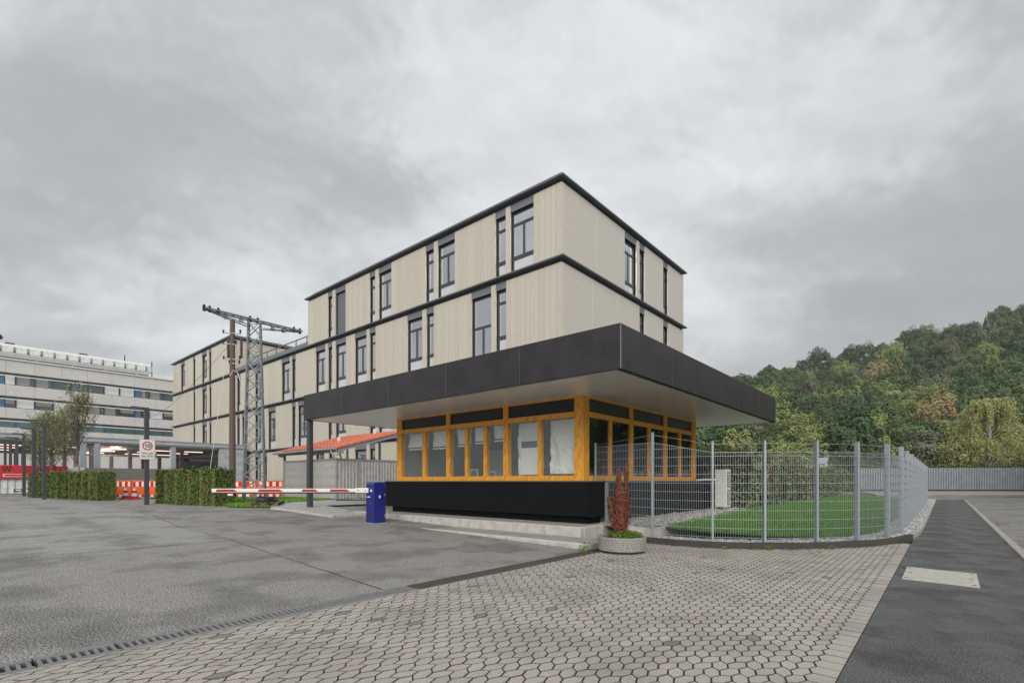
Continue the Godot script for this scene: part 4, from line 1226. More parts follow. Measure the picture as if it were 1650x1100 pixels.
# ---------------------------------------------------------------- planter with red shrub
func planter() -> void:
	var o := Vector3(-4.67, 0, -8.62)
	var p := thing("round_planter", "round exposed aggregate concrete planter on the block paving", "planter", o)
	var b := MB.new()
	var prof := [[0.40, 0.03], [0.445, 0.05], [0.455, 0.28], [0.45, 0.30], [0.41, 0.30], [0.405, 0.26]]
	for i in prof.size() - 1:
		for k in 40:
			var a0 := TAU * k / 40
			var a1 := TAU * (k + 1) / 40
			var q := func(pr: Array, a: float) -> Vector3: return Vector3(cos(a) * pr[0], pr[1], sin(a) * pr[0])
			var out := Vector3(cos(a0), 0.0, sin(a0))
			if i == 3: out = Vector3.UP
			if i == 4: out = -out
			b.quad_out(q.call(prof[i], a0), q.call(prof[i], a1), q.call(prof[i + 1], a1), q.call(prof[i + 1], a0), out)
	mi("bowl", b.done(), M.washed_concrete, p)
	var s := MB.new()
	s.tube([Vector3(0, 0.2, 0), Vector3(0, 0.265, 0)], [0.405, 0.405], 24)
	mi("soil", s.done(), M.earth, p)
	var f := MB.new()
	f.tube([Vector3(0, 0.0, 0), Vector3(0, 0.04, 0)], [0.36, 0.36], 24)
	mi("foot", f.done(), M.gap_black, p)
	var gc := MB.new()
	for i in 2600:
		var a := rf(0, TAU)
		var rr := sqrt(rng.randf()) * 0.39
		var pos := Vector3(cos(a) * rr, 0, sin(a) * rr)
		if pos.x * -CV + pos.z * SV > 0.22: continue
		pos.y = 0.27 + rf(0.0, 0.10) * (1.0 - rr * 0.9) + maxf(0.0, 0.06 - (pos - Vector3(0.02, 0, -0.1)).length() * 0.1)
		gc.col = Color(rf(0.6, 1.25), rf(0.75, 1.25), rf(0.5, 1.0))
		gc.leaf(pos, Vector3(rf(-0.7, 0.7), 1, rf(-0.7, 0.7)).normalized(), Vector3(rf(-1, 1), rf(0, 1), rf(-1, 1)), rf(0.02, 0.045))
	var g := mi("ground_cover", gc.done(), M.weed_leaf)
	g.position = o
	tag(g, "bright green low ground cover filling the round planter", "ground cover")
	g.set_meta("kind", "stuff")
	var sh := thing("red_shrub", "upright rust red shrub with two spires in the round planter", "shrub", o + Vector3(-0.04, 0.24, 0.0))
	var lv := MB.new()
	var tw := MB.new()
	# upright stems: offset across the view, lean, height, thickness of foliage
	for sp in [[-0.075, -0.015, 1.34, 0.085], [0.10, 0.025, 1.45, 0.062], [0.0, 0.005, 1.0, 0.16], [0.12, 0.05, 0.85, 0.11], [-0.12, -0.065, 0.80, 0.09], [0.04, 0.03, 0.7, 0.15], [-0.04, -0.05, 0.9, 0.13]]:
		var side := Vector3(CV, 0, -SV)
		var depth := Vector3(rf(-0.05, 0.05), 0, rf(-0.05, 0.05))
		var foot: Vector3 = side * sp[0] * 0.35
		var top: Vector3 = side * (sp[0] + sp[1]) + Vector3(0, sp[2], 0) + depth
		tw.tube([foot, foot.lerp(top, 0.5), top], [0.012, 0.008, 0.003], 5)
		var cnt := int(1150 * sp[2])
		for i in cnt:
			var t := pow(rng.randf(), 0.8)
			if t < 0.12: continue
			var w: float = sp[3] * (0.45 + 0.55 * sin(minf(t * 1.25, 1.0) * PI * 0.72 + 0.5)) * (1.0 if t < 0.9 else 0.6)
			var a := rf(0, TAU)
			var rr := w * sqrt(rng.randf())
			var nn := Vector3(cos(a), rf(-0.2, 0.6), sin(a)).normalized()
			var tone := rf(0.4, 1.5)
			lv.col = Color(tone * rf(0.8, 1.2), tone * rf(0.6, 1.4), tone)
			lv.leaf(foot.lerp(top, t) + Vector3(cos(a) * rr, rf(-0.02, 0.02), sin(a) * rr), nn, Vector3(rf(-0.5, 0.5), 1, rf(-0.5, 0.5)), rf(0.025, 0.05), 0.75)
	mi("foliage", lv.done(), M.red_leaf, sh)
	mi("stems", tw.done(), M.bark, sh)

# ---------------------------------------------------------------- things by the lawn
func lawn_side() -> void:
	var ac := thing("outdoor_unit", "cream outdoor air conditioning unit on gravel behind the fence", "air conditioner", Vector3(-6.12, 0.33, -18.85))
	part("case", Vector3(-0.2, 0.08, -0.26), Vector3(0.2, 1.44, 0.26), M.ac_cream, ac, 0.015)
	for y in [0.16, 0.80]:
		part("grille", Vector3(0.2, y, -0.17), Vector3(0.212, y + 0.54, 0.17), M.ac_grille, ac)
		for i in 5:
			part("grille_bar", Vector3(0.212, y + 0.02, -0.15 + i * 0.07), Vector3(0.218, y + 0.52, -0.142 + i * 0.07), M.ac_cream, ac)
	for i in 14:
		part("fin", Vector3(-0.18, 0.14 + i * 0.09, 0.26), Vector3(0.18, 0.19 + i * 0.09, 0.268), M.white_paint, ac)
	for x in [-0.17, 0.13]:
		part("foot", Vector3(x, -0.03, -0.26), Vector3(x + 0.04, 0.08, 0.26), M.galvanised_dull, ac)
	var pipe := MB.new()
	pipe.tube([Vector3(-6.6, 1.38, -17.6), Vector3(-6.55, 1.4, -18.2), Vector3(-6.3, 1.4, -18.6)], [0.035, 0.035, 0.035], 8)
	tag(mi("pipe_run", pipe.done(), M.white_paint), "white insulated pipe from the gatehouse ledge to the cooling unit", "pipe")

	# dark fence overgrown with creeper
	var w := thing("screen_fence", "dark slatted screen fence behind the cooling unit and lawn", "fence")
	for i in 34:
		part("slat", Vector3(-9.2 + i * 0.1, 0.2, -20.45), Vector3(-9.12 + i * 0.1, 2.25 + rf(-0.01, 0.01), -20.49), M.tar_black, w)
	for i in 120:
		var z := -20.55 - i * 0.2
		part("slat", Vector3(-5.86, 0.2, z), Vector3(-5.9, 2.1, z - 0.16), M.tar_black, w)
	part("rail", Vector3(-9.2, 2.25, -20.44), Vector3(-5.8, 2.31, -20.52), M.ledge_metal, w)
	part("back_board", Vector3(-9.2, 0.2, -20.5), Vector3(-5.9, 2.2, -20.53), M.tar_black, w)
	part("back_board", Vector3(-5.91, 0.2, -20.53), Vector3(-5.94, 2.1, -44.6), M.tar_black, w)
	var kinds := [["creeper", "ivy_leaf", 9000, "green creeper covering the screen fence beside the lawn"], ["pale_creeper", "ivy_pale", 5200, "pale green creeper hanging over the middle of the screen fence"], ["red_creeper", "ivy_red", 1700, "dark red creeper strands hanging on the screen fence"]]
	var fn := FastNoiseLite.new()
	fn.frequency = 0.35
	for ki in 3:
		var b := MB.new()
		fn.seed = 40 + ki
		var made := 0
		var tries := 0
		while made < kinds[ki][2] and tries < 90000:
			tries += 1
			var t := pow(rng.randf(), 1.35) * 26.0
			var z := -20.5 - t
			var top := 2.2 + 0.35 * fn.get_noise_1d(z * 3.0) + (0.35 if t > 2.5 and t < 13.0 else 0.0)
			var y := 0.25 + (top - 0.25) * (1.0 - pow(rng.randf(), 1.5))
			var dens := fn.get_noise_2d(z * 2.4, y * 0.9)
			var thr: float = [-0.12, 0.05, 0.16][ki]
			if t < 2.5: thr += 0.10
			if dens < thr: continue
			var out := rf(0.0, 0.16) + (0.2 * rng.randf() if y > top - 0.35 else 0.0)
			b.col = Color(rf(0.6, 1.4), rf(0.65, 1.35), rf(0.6, 1.2))
			b.leaf(Vector3(-5.84 + out, y, z), Vector3(1, rf(-0.1, 0.9), rf(-0.7, 0.7)).normalized(), Vector3(rf(-0.4, 0.4), -1, rf(-0.4, 0.4)), rf(0.06, 0.13), 0.8)
			made += 1
		# top growth along the near section
		if ki < 2:
			for i in 1500:
				var x := rf(-9.1, -5.7)
				b.col = Color(rf(0.7, 1.4), rf(0.75, 1.35), rf(0.6, 1.2))
				b.leaf(Vector3(x, 2.3 + absf(rng.randfn(0.0, 0.16)), -20.6 + rf(-0.5, 0.15)), Vector3(rf(-0.5, 0.8), rf(0.2, 1), rf(0, 1)).normalized(), Vector3(rf(-0.4, 0.4), 1, rf(-0.4, 0.4)), rf(0.07, 0.15), 0.8)
			for i in (500 if ki == 0 else 150):
				b.leaf(Vector3(rf(-7.4, -5.8), rf(0.3, 2.2), -20.4 + rf(0.0, 0.1)), Vector3(rf(-0.5, 0.5), rf(0, 0.6), 1).normalized(), Vector3(rf(-0.4, 0.4), -1, 0), rf(0.05, 0.10), 0.8)
		var o := mi(kinds[ki][0], b.done(), M[kinds[ki][1]])
		tag(o, kinds[ki][3], "creeper")

	# corrugated fence at the end of the street
	var cf := thing("corrugated_fence", "long grey corrugated metal fence at the end of the street", "fence")
	var a0 := at(35.0, 50.5)
	var a1 := at(72.0, 48.0)
	var dir := (a1 - a0).normalized()
	var nrm := dir.cross(Vector3.UP).normalized()
	if nrm.dot(Vector3(0, 0, 1)) < 0: nrm = -nrm
	var total := (a1 - a0).length()
	var sheets := int(total / 2.4)
	for s in sheets:
		var b := MB.new()
		for i in 10:
			var o := a0 + dir * (s * 2.4 + i * 0.24)
			var pr := [[0.0, 0.0], [0.09, 0.0], [0.12, 0.10], [0.21, 0.10], [0.24, 0.0]]
			for j in 4:
				var p: Vector3 = o + dir * pr[j][0] + nrm * pr[j][1]
				var q: Vector3 = o + dir * pr[j + 1][0] + nrm * pr[j + 1][1]
				b.quad_out(p + Vector3.UP * 0.5, q + Vector3.UP * 0.5, q + Vector3.UP * 2.66, p + Vector3.UP * 2.66, nrm)
		mi("sheet", b.done(), M.corrugated, cf)
	for s in sheets + 1:
		var pb := MB.new()
		pb.bar(a0 + dir * s * 2.4 - nrm * 0.06 + Vector3.UP * 0.2, a0 + dir * s * 2.4 - nrm * 0.06 + Vector3.UP * 2.6, 0.08)
		mi("post", pb.done(), M.tar_black, cf)
	var wb := MB.new()
	wb.bar(a0 - nrm * 0.1 + Vector3.UP * 0.36, a1 - nrm * 0.1 + Vector3.UP * 0.36, 0.25, 0.3)
	mi("foot_wall", wb.done(), M.dark_kerb, cf)
	var fs := MB.new()
	var e0 := a0 + nrm * 2.6
	var e1 := a1 + nrm * 2.6
	fs.quad_out(e0 + Vector3.UP * 0.05, e1 + Vector3.UP * 0.05, a1 + Vector3.UP * 0.36, a0 + Vector3.UP * 0.36, Vector3.UP)
	fs.quad_out(e0 + Vector3.UP * 0.05, e1 + Vector3.UP * 0.05, e1 - Vector3.UP * 0.1, e0 - Vector3.UP * 0.1, nrm)
	st("far_pavement", fs.done(), M.slab_concrete)
	var hk := MB.new()
	for i in 9000:
		var t := rng.randf()
		hk.col = Color(rf(0.5, 1.5), rf(0.6, 1.3), rf(0.5, 1.2))
		hk.leaf(a0.lerp(a1, t) - nrm * rf(0.0, 0.9) + Vector3.UP * (2.45 + absf(rng.randfn(0.0, 0.28))), Vector3(rf(-1, 1), rf(0.1, 1), rf(-1, 1)).normalized(), Vector3(rf(-1, 1), 1, rf(-1, 1)), rf(0.12, 0.25), 0.8)
	tag(mi("hedge_strip", hk.done(), M.ivy_leaf), "untrimmed green hedge showing over the top of the corrugated fence", "hedge")

# ---------------------------------------------------------------- barrier
func barrier() -> void:
	var p := Vector3(-12.2, 0.15, -8.22)
	var t := thing("barrier_gate", "blue boom barrier with long white arm striped in red", "barrier", p)
	var b := MB.new()
	# cabinet with a sloped top edge toward the arm side
	var h := 1.10
	var w := 0.19
	var d := 0.20
	b.cbox(Vector3(0, h * 0.5, 0), Vector3(w * 2, h, d * 2), 0.012)
	mi("cabinet", b.done(), M.barrier_blue, t)
	var hd := MB.new()
	for s in [0]:
		var a := [Vector3(-w, h, d), Vector3(w, h, d), Vector3(w, h + 0.07, d - 0.05), Vector3(-w, h + 0.07, d - 0.05), Vector3(-w, h + 0.07, -d), Vector3(w, h + 0.07, -d), Vector3(w, h, -d), Vector3(-w, h, -d)]
		hd.quad_out(a[0], a[1], a[2], a[3], Vector3(0, 1, 1))
		hd.quad_out(a[3], a[2], a[5], a[4], Vector3.UP)
		hd.quad_out(a[4], a[5], a[6], a[7], Vector3(0, 0, -1))
		hd.quad_out(a[1], a[2], a[5], a[6], Vector3.RIGHT)
		hd.quad_out(a[0], a[3], a[4], a[7], Vector3.LEFT)
	mi("hood", hd.done(), M.barrier_blue_side, t)
	part("base_plate", Vector3(-w - 0.03, 0.0, -d - 0.03), Vector3(w + 0.03, 0.03, d + 0.03), M.galvanised_dull, t)
	part("door_seam", Vector3(w, 0.08, -0.17), Vector3(w + 0.004, 0.9, 0.17), M.barrier_blue_side, t, 0.002)
	part("lock", Vector3(w + 0.004, 0.72, -0.02), Vector3(w + 0.012, 0.80, 0.03), M.white_paint, t, 0.003)
	part("name_plate", Vector3(-0.12, 0.74, d), Vector3(0.02, 0.77, d + 0.004), M.white_paint, t)
	part("knob", Vector3(-0.15, 0.84, d), Vector3(-0.11, 0.88, d + 0.012), M.white_paint, t, 0.004)
	part("handle", Vector3(w + 0.004, 0.62, 0.1), Vector3(w + 0.02, 0.7, 0.12), M.black_plastic, t, 0.004)
	for hy in [0.2, 0.78]:
		part("hinge", Vector3(w + 0.002, hy, -0.175), Vector3(w + 0.014, hy + 0.06, -0.155), M.galvanised_dull, t, 0.003)
	part("vent", Vector3(-0.1, 0.2, d), Vector3(0.1, 0.3, d + 0.003), M.black_plastic, t)
	part("warning_label", Vector3(0.04, 0.9, d), Vector3(0.12, 0.96, d + 0.003), M.white_paint, t)
	# arm
	var root := Vector3(-0.1, 0.935, 0.24)
	var tip := Vector3(-14.2, 1.10, -4.68) - p
	tip.y = 0.935 + 0.02
	var dir := (tip - root).normalized()
	var bs := Basis(dir, Vector3.UP, dir.cross(Vector3.UP))
	var len := (tip - root).length()
	var arm := MB.new()
	arm.cbox((root + tip) * 0.5, Vector3(len, 0.10, 0.055), 0.012, bs)
	var am := mi("arm", arm.done(), M.white_paint, t)
	var seal := MB.new()
	seal.box((root + tip) * 0.5 - Vector3.UP * 0.065, Vector3(len, 0.03, 0.04), bs)
	mi("rubber_edge", seal.done(), M.black_plastic, am)
	for s in [[0.115, 0.255], [0.33, 0.44], [0.56, 0.72], [0.845, 0.975]]:
		var q := MB.new()
		for side in [-1.0, 1.0]:
			var o: Vector3 = bs.z * 0.029 * side
			var x0: float = s[0] * len
			var x1: float = s[1] * len
			q.quad_out(root + dir * x0 + o - Vector3.UP * 0.03, root + dir * x1 + o - Vector3.UP * 0.03, root + dir * (x1 - 0.02) + o + Vector3.UP * 0.032, root + dir * (x0 + 0.09) + o + Vector3.UP * 0.032, o)
		mi("red_stripe", q.done(), M.reflect_red, am)
	var mount := MB.new()
	mount.cbox(root + dir * 0.12, Vector3(0.36, 0.14, 0.09), 0.015, bs)
	mi("arm_mount", mount.done(), M.white_paint, t)
	for bx in [0.03, 0.22]:
		var bo := MB.new()
		bo.tube([root + dir * bx + bs.z * 0.04, root + dir * bx + bs.z * 0.055], [0.014, 0.014], 8)
		bo.tube([root + dir * bx - bs.z * 0.04, root + dir * bx - bs.z * 0.055], [0.014, 0.014], 8)
		mi("bolt", bo.done(), M.black_plastic, t)
	var sk := MB.new()
	sk.bar(root + Vector3(0.02, -0.27, -0.03), root + Vector3(0.02, -0.27, -0.03) + dir * 0.85, 0.03)
	mi("contact_bar", sk.done(), M.black_plastic, t)
	var hg := MB.new()
	hg.box(tip - dir * 0.42 - Vector3.UP * 0.10, Vector3(0.12, 0.06, 0.03), bs)
	mi("tip_support", hg.done(), M.white_paint, am)

# ---------------------------------------------------------------- shed with tiled roof
func shed() -> void:
	var t := thing("bicycle_shed", "corrugated translucent walled shed with red tiled lean to roof", "shed")
	var z0 := -12.3
	var x1 := -21.4
	var x0 := -26.6
	var yb := 0.52
	var yt := 2.33
	var sheet_run := func(a: Vector3, c: Vector3, nrm: Vector3, pitch: float) -> void:
		var len := (c - a).length()
		var dir := (c - a) / len
		var per := int(round(len / 1.05))
		for s in per:
			var b := MB.new()
			var k := int(round(len / per / pitch))
			var step := len / per / k
			for i in k:
				var o: Vector3 = a + dir * (s * len / per + i * step)
				var pr := [[0.0, 0.0], [0.5, 0.0], [0.6, 0.025], [0.9, 0.025], [1.0, 0.0]]
				for j in 4:
					var p: Vector3 = o + dir * pr[j][0] * step + nrm * pr[j][1]
					var q: Vector3 = o + dir * pr[j + 1][0] * step + nrm * pr[j + 1][1]
					b.quad_out(p + Vector3.UP * yb, q + Vector3.UP * yb, q + Vector3.UP * yt, p + Vector3.UP * yt, nrm)
			mi("wall_sheet", b.done(), M.poly_sheet, t)
	sheet_run.call(Vector3(x0, 0, z0), Vector3(x1 - 0.05, 0, z0), Vector3(0, 0, 1), 0.1)
	sheet_run.call(Vector3(x1, 0, z0 - 0.05), Vector3(x1, 0, -19.6), Vector3(1, 0, 0), 0.16)
	part("top_rail", Vector3(x0, yt, z0 + 0.04), Vector3(x1 + 0.04, yt + 0.08, z0 - 0.04), M.galvanised_dull, t)
	part("top_rail", Vector3(x1 + 0.04, yt, z0 - 0.041), Vector3(x1 - 0.04, yt + 0.08, -19.6), M.galvanised_dull, t)
	for p in [Vector2(x1, z0), Vector2(x0, z0), Vector2(x1, -13.45), Vector2(x1, -14.6), Vector2(x1, -15.75), Vector2(x1, -17.5), Vector2(x1, -19.5)]:
		part("post", Vector3(p.x + 0.03, 0.42, p.y + 0.05), Vector3(p.x - 0.05, yt + (0.35 if p.x == x1 and p.y == z0 else 0.1), p.y - 0.03), M.galvanised, t, 0.006)
	part("base_rail", Vector3(x0, 0.44, z0 - 0.02), Vector3(x1, 0.5, z0 - 0.06), M.tar_black, t)
	# lean-to roof rising away from the yard
	var e0 := Vector3(-20.95, 2.86, -12.0)
	var slope := Vector3(0, 1.13, -4.15)
	var up := slope.normalized()
	var len := slope.length()
	var rn := Vector3(1, 0, 0).cross(up).normalized()
	if rn.y < 0: rn = -rn
	var width := 6.2
	var dk := MB.new()
	dk.box(e0 + Vector3(-width * 0.5, 0, 0) + slope * 0.5 - rn * 0.06, Vector3(width - 0.06, 0.06, len), Basis(Vector3(1, 0, 0), rn, Vector3(1, 0, 0).cross(rn)))
	mi("roof_deck", dk.done(), M.galvanised_dull, t)
	var cols := 20
	var rows := 12
	var tile := MB.new()
	var tw := width / cols
	var tl := len / rows
	var segs := 5
	for i in segs:
		var xa := float(i) / segs
		var xb := float(i + 1) / segs
		var ha := 0.035 * sin(xa * PI)
		var hb := 0.035 * sin(xb * PI)
		var pa := Vector3((xa - 0.5) * tw, ha, 0)
		var pb := Vector3((xb - 0.5) * tw, hb, 0)
		tile.quad_out(pa + Vector3(0, 0.03, 0), pb + Vector3(0, 0.03, 0), pb + Vector3(0, 0.0, -tl * 1.04), pa + Vector3(0, 0.0, -tl * 1.04), Vector3.UP)
		tile.quad_out(pa + Vector3(0, 0.03, 0), pb + Vector3(0, 0.03, 0), pb, pa, Vector3.BACK)
	var tm := tile.done()
	var basis := Basis(Vector3(1, 0, 0), rn, Vector3(1, 0, 0).cross(rn))
	for r in rows:
		for c in cols:
			var o := mi("roof_tile", tm, M.roof_tile if rng.randf() < 0.6 else M.roof_tile_b, t)
			o.transform = Transform3D(basis, e0 + Vector3(-(c + 0.5) * tw, 0, 0) + up * (r * tl) + rn * 0.012)
	for r in rows:
		var vb := MB.new()
		vb.cbox(e0 + up * (r + 0.5) * tl + Vector3(0.02, 0.0, 0), Vector3(0.06, 0.11, tl * 0.98), 0.012, basis * Basis(Vector3.RIGHT, 0.06))
		mi("verge_tile", vb.done(), M.roof_tile_b, t)
	var bb := MB.new()
	bb.box(e0 + slope * 0.5 + Vector3(-0.02, -0.14, 0), Vector3(0.06, 0.12, len), basis)
	mi("verge_board", bb.done(), M.galvanised, t)
	var gt := MB.new()
	gt.tube([e0 + Vector3(0.1, -0.04, 0.07), e0 + Vector3(-width, -0.06, 0.07)], [0.06, 0.06], 10)
	mi("gutter", gt.done(), M.galvanised_dull, t)
	var dp := MB.new()
	dp.tube([e0 + Vector3(-0.35, -0.08, 0.06), e0 + Vector3(-0.35, -0.2, 0.02), e0 + Vector3(-0.42, -0.45, -0.2)], [0.04, 0.04, 0.04], 8)
	mi("downpipe", dp.done(), M.white_paint, t)
	for q in [0.45, 0.9]:
		part("roof_vent", e0 + slope * q + Vector3(-3.4 + q, 0.02, 0) - Vector3(0.05, 0, 0.05), e0 + slope * q + Vector3(-3.4 + q, 0.3, 0) + Vector3(0.05, 0, 0.05), M.white_paint, t)
	for x in [-20.98, -23.6, -26.9]:
		part("rear_post", Vector3(x - 0.05, 0.42, -16.1), Vector3(x + 0.05, 3.85, -16.2), M.galvanised, t)
		part("front_beam", Vector3(x - 0.04, 2.62, -12.1), Vector3(x + 0.04, 2.74, -12.4), M.galvanised, t)
	part("eave_beam", Vector3(-27.1, 2.68, -12.15), Vector3(-20.98, 2.78, -12.25), M.galvanised_dull, t)
	var ld := thing("ladder", "dark ladder leaning inside the tiled shed", "ladder")
	var la := Vector3(-21.9, 0.5, -13.1)
	var lb := Vector3(-22.3, 2.85, -12.75)
	for s in [-0.2, 0.2]:
		var lr := MB.new()
		lr.bar(la + Vector3(0, 0, s), lb + Vector3(0, 0, s), 0.05)
		mi("stile", lr.done(), M.tar_black, ld)
	for i in 8:
		var q: Vector3 = la.lerp(lb, (i + 0.6) / 8.4)
		var rr := MB.new()
		rr.bar(q - Vector3(0, 0, 0.2), q + Vector3(0, 0, 0.2), 0.03)
		mi("rung", rr.done(), M.tar_black, ld)

# ---------------------------------------------------------------- open hall with lit tubes
func hall() -> void:
	var t := thing("open_hall", "open sided grey hall with steel columns and lit ceiling tubes", "hall")
	var x := -54.0
	part("roof_edge", Vector3(x, 4.5, -20.9), Vector3(x - 0.4, 4.95, 12.0), M.hall_grey, t)
	part("roof_flashing", Vector3(x + 0.06, 4.95, -20.95), Vector3(x - 24.0, 5.03, 12.0), M.galvanised_dull, t)
	part("roof_slab", Vector3(x - 0.4, 4.4, -20.9), Vector3(x - 24.0, 4.9, 12.0), M.hall_grey, t)
	part("edge_rail", Vector3(x + 0.12, 4.62, -20.9), Vector3(x + 0.02, 4.7, 12.0), M.galvanised, t)
	part("end_wall", Vector3(x, 0.4, -18.5), Vector3(x - 0.4, 4.5, -21.0), M.hall_grey, t)
	part("inner_wall", Vector3(x - 0.42, 0.4, -20.6), Vector3(x - 16.0, 4.4, -20.9), M.hall_grey, t)
	part("inner_screen", Vector3(x - 9.0, 0.4, -17.0), Vector3(x - 9.2, 3.5, -20.6), M.hall_grey, t)
	for z in [-14.6, -9.1, -8.2, -2.0, 4.0]:
		part("column", Vector3(x + 0.02, 0.4, z + 0.2), Vector3(x - 0.38, 4.5, z - 0.2), M.galvanised, t, 0.02)
	for xi in [-62.0, -70.0, -77.0]:
		for z in [-17.5, -13.0, -10.0, -6.0, -2.5, 2.0]:
			part("inner_column", Vector3(xi + 0.16, 0.4, z + 0.16), Vector3(xi - 0.16, 4.4, z - 0.16), M.hall_grey, t)
	part("crane_beam", Vector3(x - 6.0, 3.72, -20.5), Vector3(x - 6.15, 3.85, 10.0), M.galvanised, t)
	var k := 0
	for xi in [-57.5, -62.0, -67.0, -72.0]:
		for z in [-17.3, -14.4, -11.0, -7.5, -4.0]:
			k += 1
			var l := thing("ceiling_tube_light", "lit tube light on the dark ceiling of the open hall", "light", Vector3(xi, 4.26, z), "tube lights under the open hall roof")
			part("housing", Vector3(-0.08, 0.04, -0.85), Vector3(0.08, 0.12, 0.85), M.white_paint, l)
			part("tube", Vector3(-0.06, -0.02, -0.8), Vector3(0.06, 0.04, 0.8), M.tube_glow, l)
			if k % 5 == 3:
				var om := OmniLight3D.new()
				om.name = "tube_lamp"
				l.add_child(om)
				om.position = Vector3(0, -0.2, 0)
				om.light_energy = 1.6
				om.light_color = Color(1.0, 0.86, 0.78)
				om.light_size = 0.4
				om.omni_range = 30.0
				om.omni_attenuation = 2.0
				om.shadow_enabled = true
	var w := thing("yard_wall", "low cast concrete wall in front of the open hall", "wall")
	for i in 10:
		part("wall_section", Vector3(-52.6, 0.3, -18.7 + i * 2.0 + 0.004), Vector3(-52.9, 2.42, -16.7 + i * 2.0 - 0.004), M.cast_wall, w, 0.01)

# ---------------------------------------------------------------- concrete office block far left
func concrete_block() -> void:
	var t := thing("concrete_office_block", "weathered pale concrete office block with ribbon windows behind the hall", "building")
	var x := -100.0
	var z0 := -60.0
	var z1 := 14.0
	part("core", Vector3(x - 0.5, 0.0, z1), Vector3(x - 16.0, 18.0, z0), M.core_dark, t)
	var bay := 1.98
	var rows := [[0.3, 8.9, "w"], [10.0, 13.3, "s"], [14.9, 16.65, "s"]]
	# spandrels: bands of panels
	for s in [[16.65, 18.45], [13.35, 14.95], [10.25, 11.7], [5.5, 8.9]]:
		var i := 0
		while z1 - i * bay * 1.5 > z0:
			var za := z1 - i * bay * 1.5
			part("spandrel_panel", Vector3(x, s[0], za - 0.012), Vector3(x - 0.4, s[1], za - bay * 1.5 + 0.012), M.old_concrete, t, 0.01)
			i += 1
	part("base_wall", Vector3(x - 0.1, 0.2, z1), Vector3(x - 0.4, 5.45, z0), M.old_concrete, t)
	for r in [[14.95, 16.65], [11.7, 13.35], [8.9, 10.25]]:
		part("window_head", Vector3(x - 0.1, r[1] - 0.22, z1), Vector3(x - 0.35, r[1], z0), M.frame_dark, t)
		part("shade_rail", Vector3(x + 0.3, r[1] - 0.52, z1), Vector3(x + 0.22, r[1] - 0.40, z0), M.white_paint, t)
		var i := 0
		while z1 - i * bay > z0:
			var za := z1 - i * bay
			var zb := za - bay
			i += 1
			if za < -29.0 and za > z0 + 2: continue
			if r[0] < 9.0:
				part("pane", Vector3(x - 0.3, r[0], za), Vector3(x - 0.32, r[1] - 0.22, zb), M.teal_glass, t)
				part("window_bar", Vector3(x - 0.22, r[0], za + 0.04), Vector3(x - 0.3, r[1] - 0.22, za - 0.04), M.frame_dark, t)
				continue
			part("window_bar", Vector3(x - 0.18, r[0], za + 0.06), Vector3(x - 0.3, r[1] - 0.22, za - 0.06), M.frame_dark, t)
			if i % 4 == 3:
				part("blue_panel", Vector3(x - 0.24, r[0], za - 0.06), Vector3(x - 0.3, r[1] - 0.22, za - 0.85), M.blue_panel, t)
				za -= 0.85
			part("pane", Vector3(x - 0.3, r[0] + 0.06, za - 0.06), Vector3(x - 0.32, r[1] - 0.22, zb + 0.06), M.dark_glass, t)
			var k := rng.randi() % 4
			if k < 3:
				part("blind", Vector3(x - 0.27, r[0] + (0.1 if k < 2 else 0.6), za - 0.1), Vector3(x - 0.295, r[1] - 0.25, zb + (0.1 if k != 1 else 0.5)), M.white_blind if k == 0 else M.blind_grey, t)
	part("roof_slab", Vector3(x + 0.2, 18.47, z1), Vector3(x - 16.0, 18.62, z0), M.white_paint, t)
	part("roof_rail", Vector3(x - 0.6, 19.05, z1), Vector3(x - 0.66, 19.12, z0), M.white_paint, t)
	for i in 18:
		part("rail_post", Vector3(x - 0.6, 18.62, z1 - i * 4), Vector3(x - 0.66, 19.1, z1 - i * 4 - 0.06), M.white_paint, t)
	var ph := thing("roof_plant_room", "pale rounded plant room with row of vents on the concrete block", "plant room")
	part("base_wall", Vector3(-103.9, 18.6, 14.0), Vector3(-110.0, 19.9, -24.4), M.galvanised_dull, ph)
	part("shell", Vector3(-102.8, 19.7, 14.0), Vector3(-110.0, 21.3, -24.8), M.container_white, ph, 0.4)
	for i in 26:
		var z := -23.8 + i * 1.45
		var vn := part("vent", Vector3(-102.72, 20.0, z - 0.14), Vector3(-102.9, 20.9, z + 0.14), M.galvanised_dull, ph, 0.05)
		part("vent_opening", Vector3(0.095, -0.4, -0.1), Vector3(0.1, -0.1, 0.1), M.gap_black, vn)
	for a in [[-105.0, -21.3, 22.6, "thin dark mast on the roof of the concrete block near its end"], [-104.0, -24.9, 22.0, "second thin dark mast at the end of the concrete block roof"]]:
		var m := MB.new()
		m.tube([Vector3(a[0], 18.6, a[1]), Vector3(a[0], a[2], a[1])], [0.1, 0.08], 6)
		tag(mi("roof_mast", m.done(), M.tar_black), a[3], "mast")
	for a in [[-4.0, "wide flat dark vent box on the plant room roof"], [-7.5, "dark vent box on the plant room roof beside the dish"], [-15.8, "small dark vent box on the plant room roof"]]:
		tag(part("roof_vent_box", Vector3(-104, 21.3, a[0] - 0.5), Vector3(-105, 21.65, a[0] + 0.5), M.tar_black, self), a[1], "vent")
	var ds := thing("satellite_dish", "small dark satellite dish on the plant room roof", "dish", Vector3(-104, 21.3, -6.2))
	var db := MB.new()
	db.tube([Vector3(0, 0, 0), Vector3(0, 0.8, 0)], [0.06, 0.06], 6)
	mi("mast", db.done(), M.tar_black, ds)
	var dd := MB.new()
	dd.tube([Vector3(0, 0.9, 0), Vector3(0.1, 0.95, -0.05), Vector3(0.22, 1.0, -0.1)], [0.1, 0.35, 0.5], 12)
	mi("reflector", dd.done(), M.tar_black, ds)
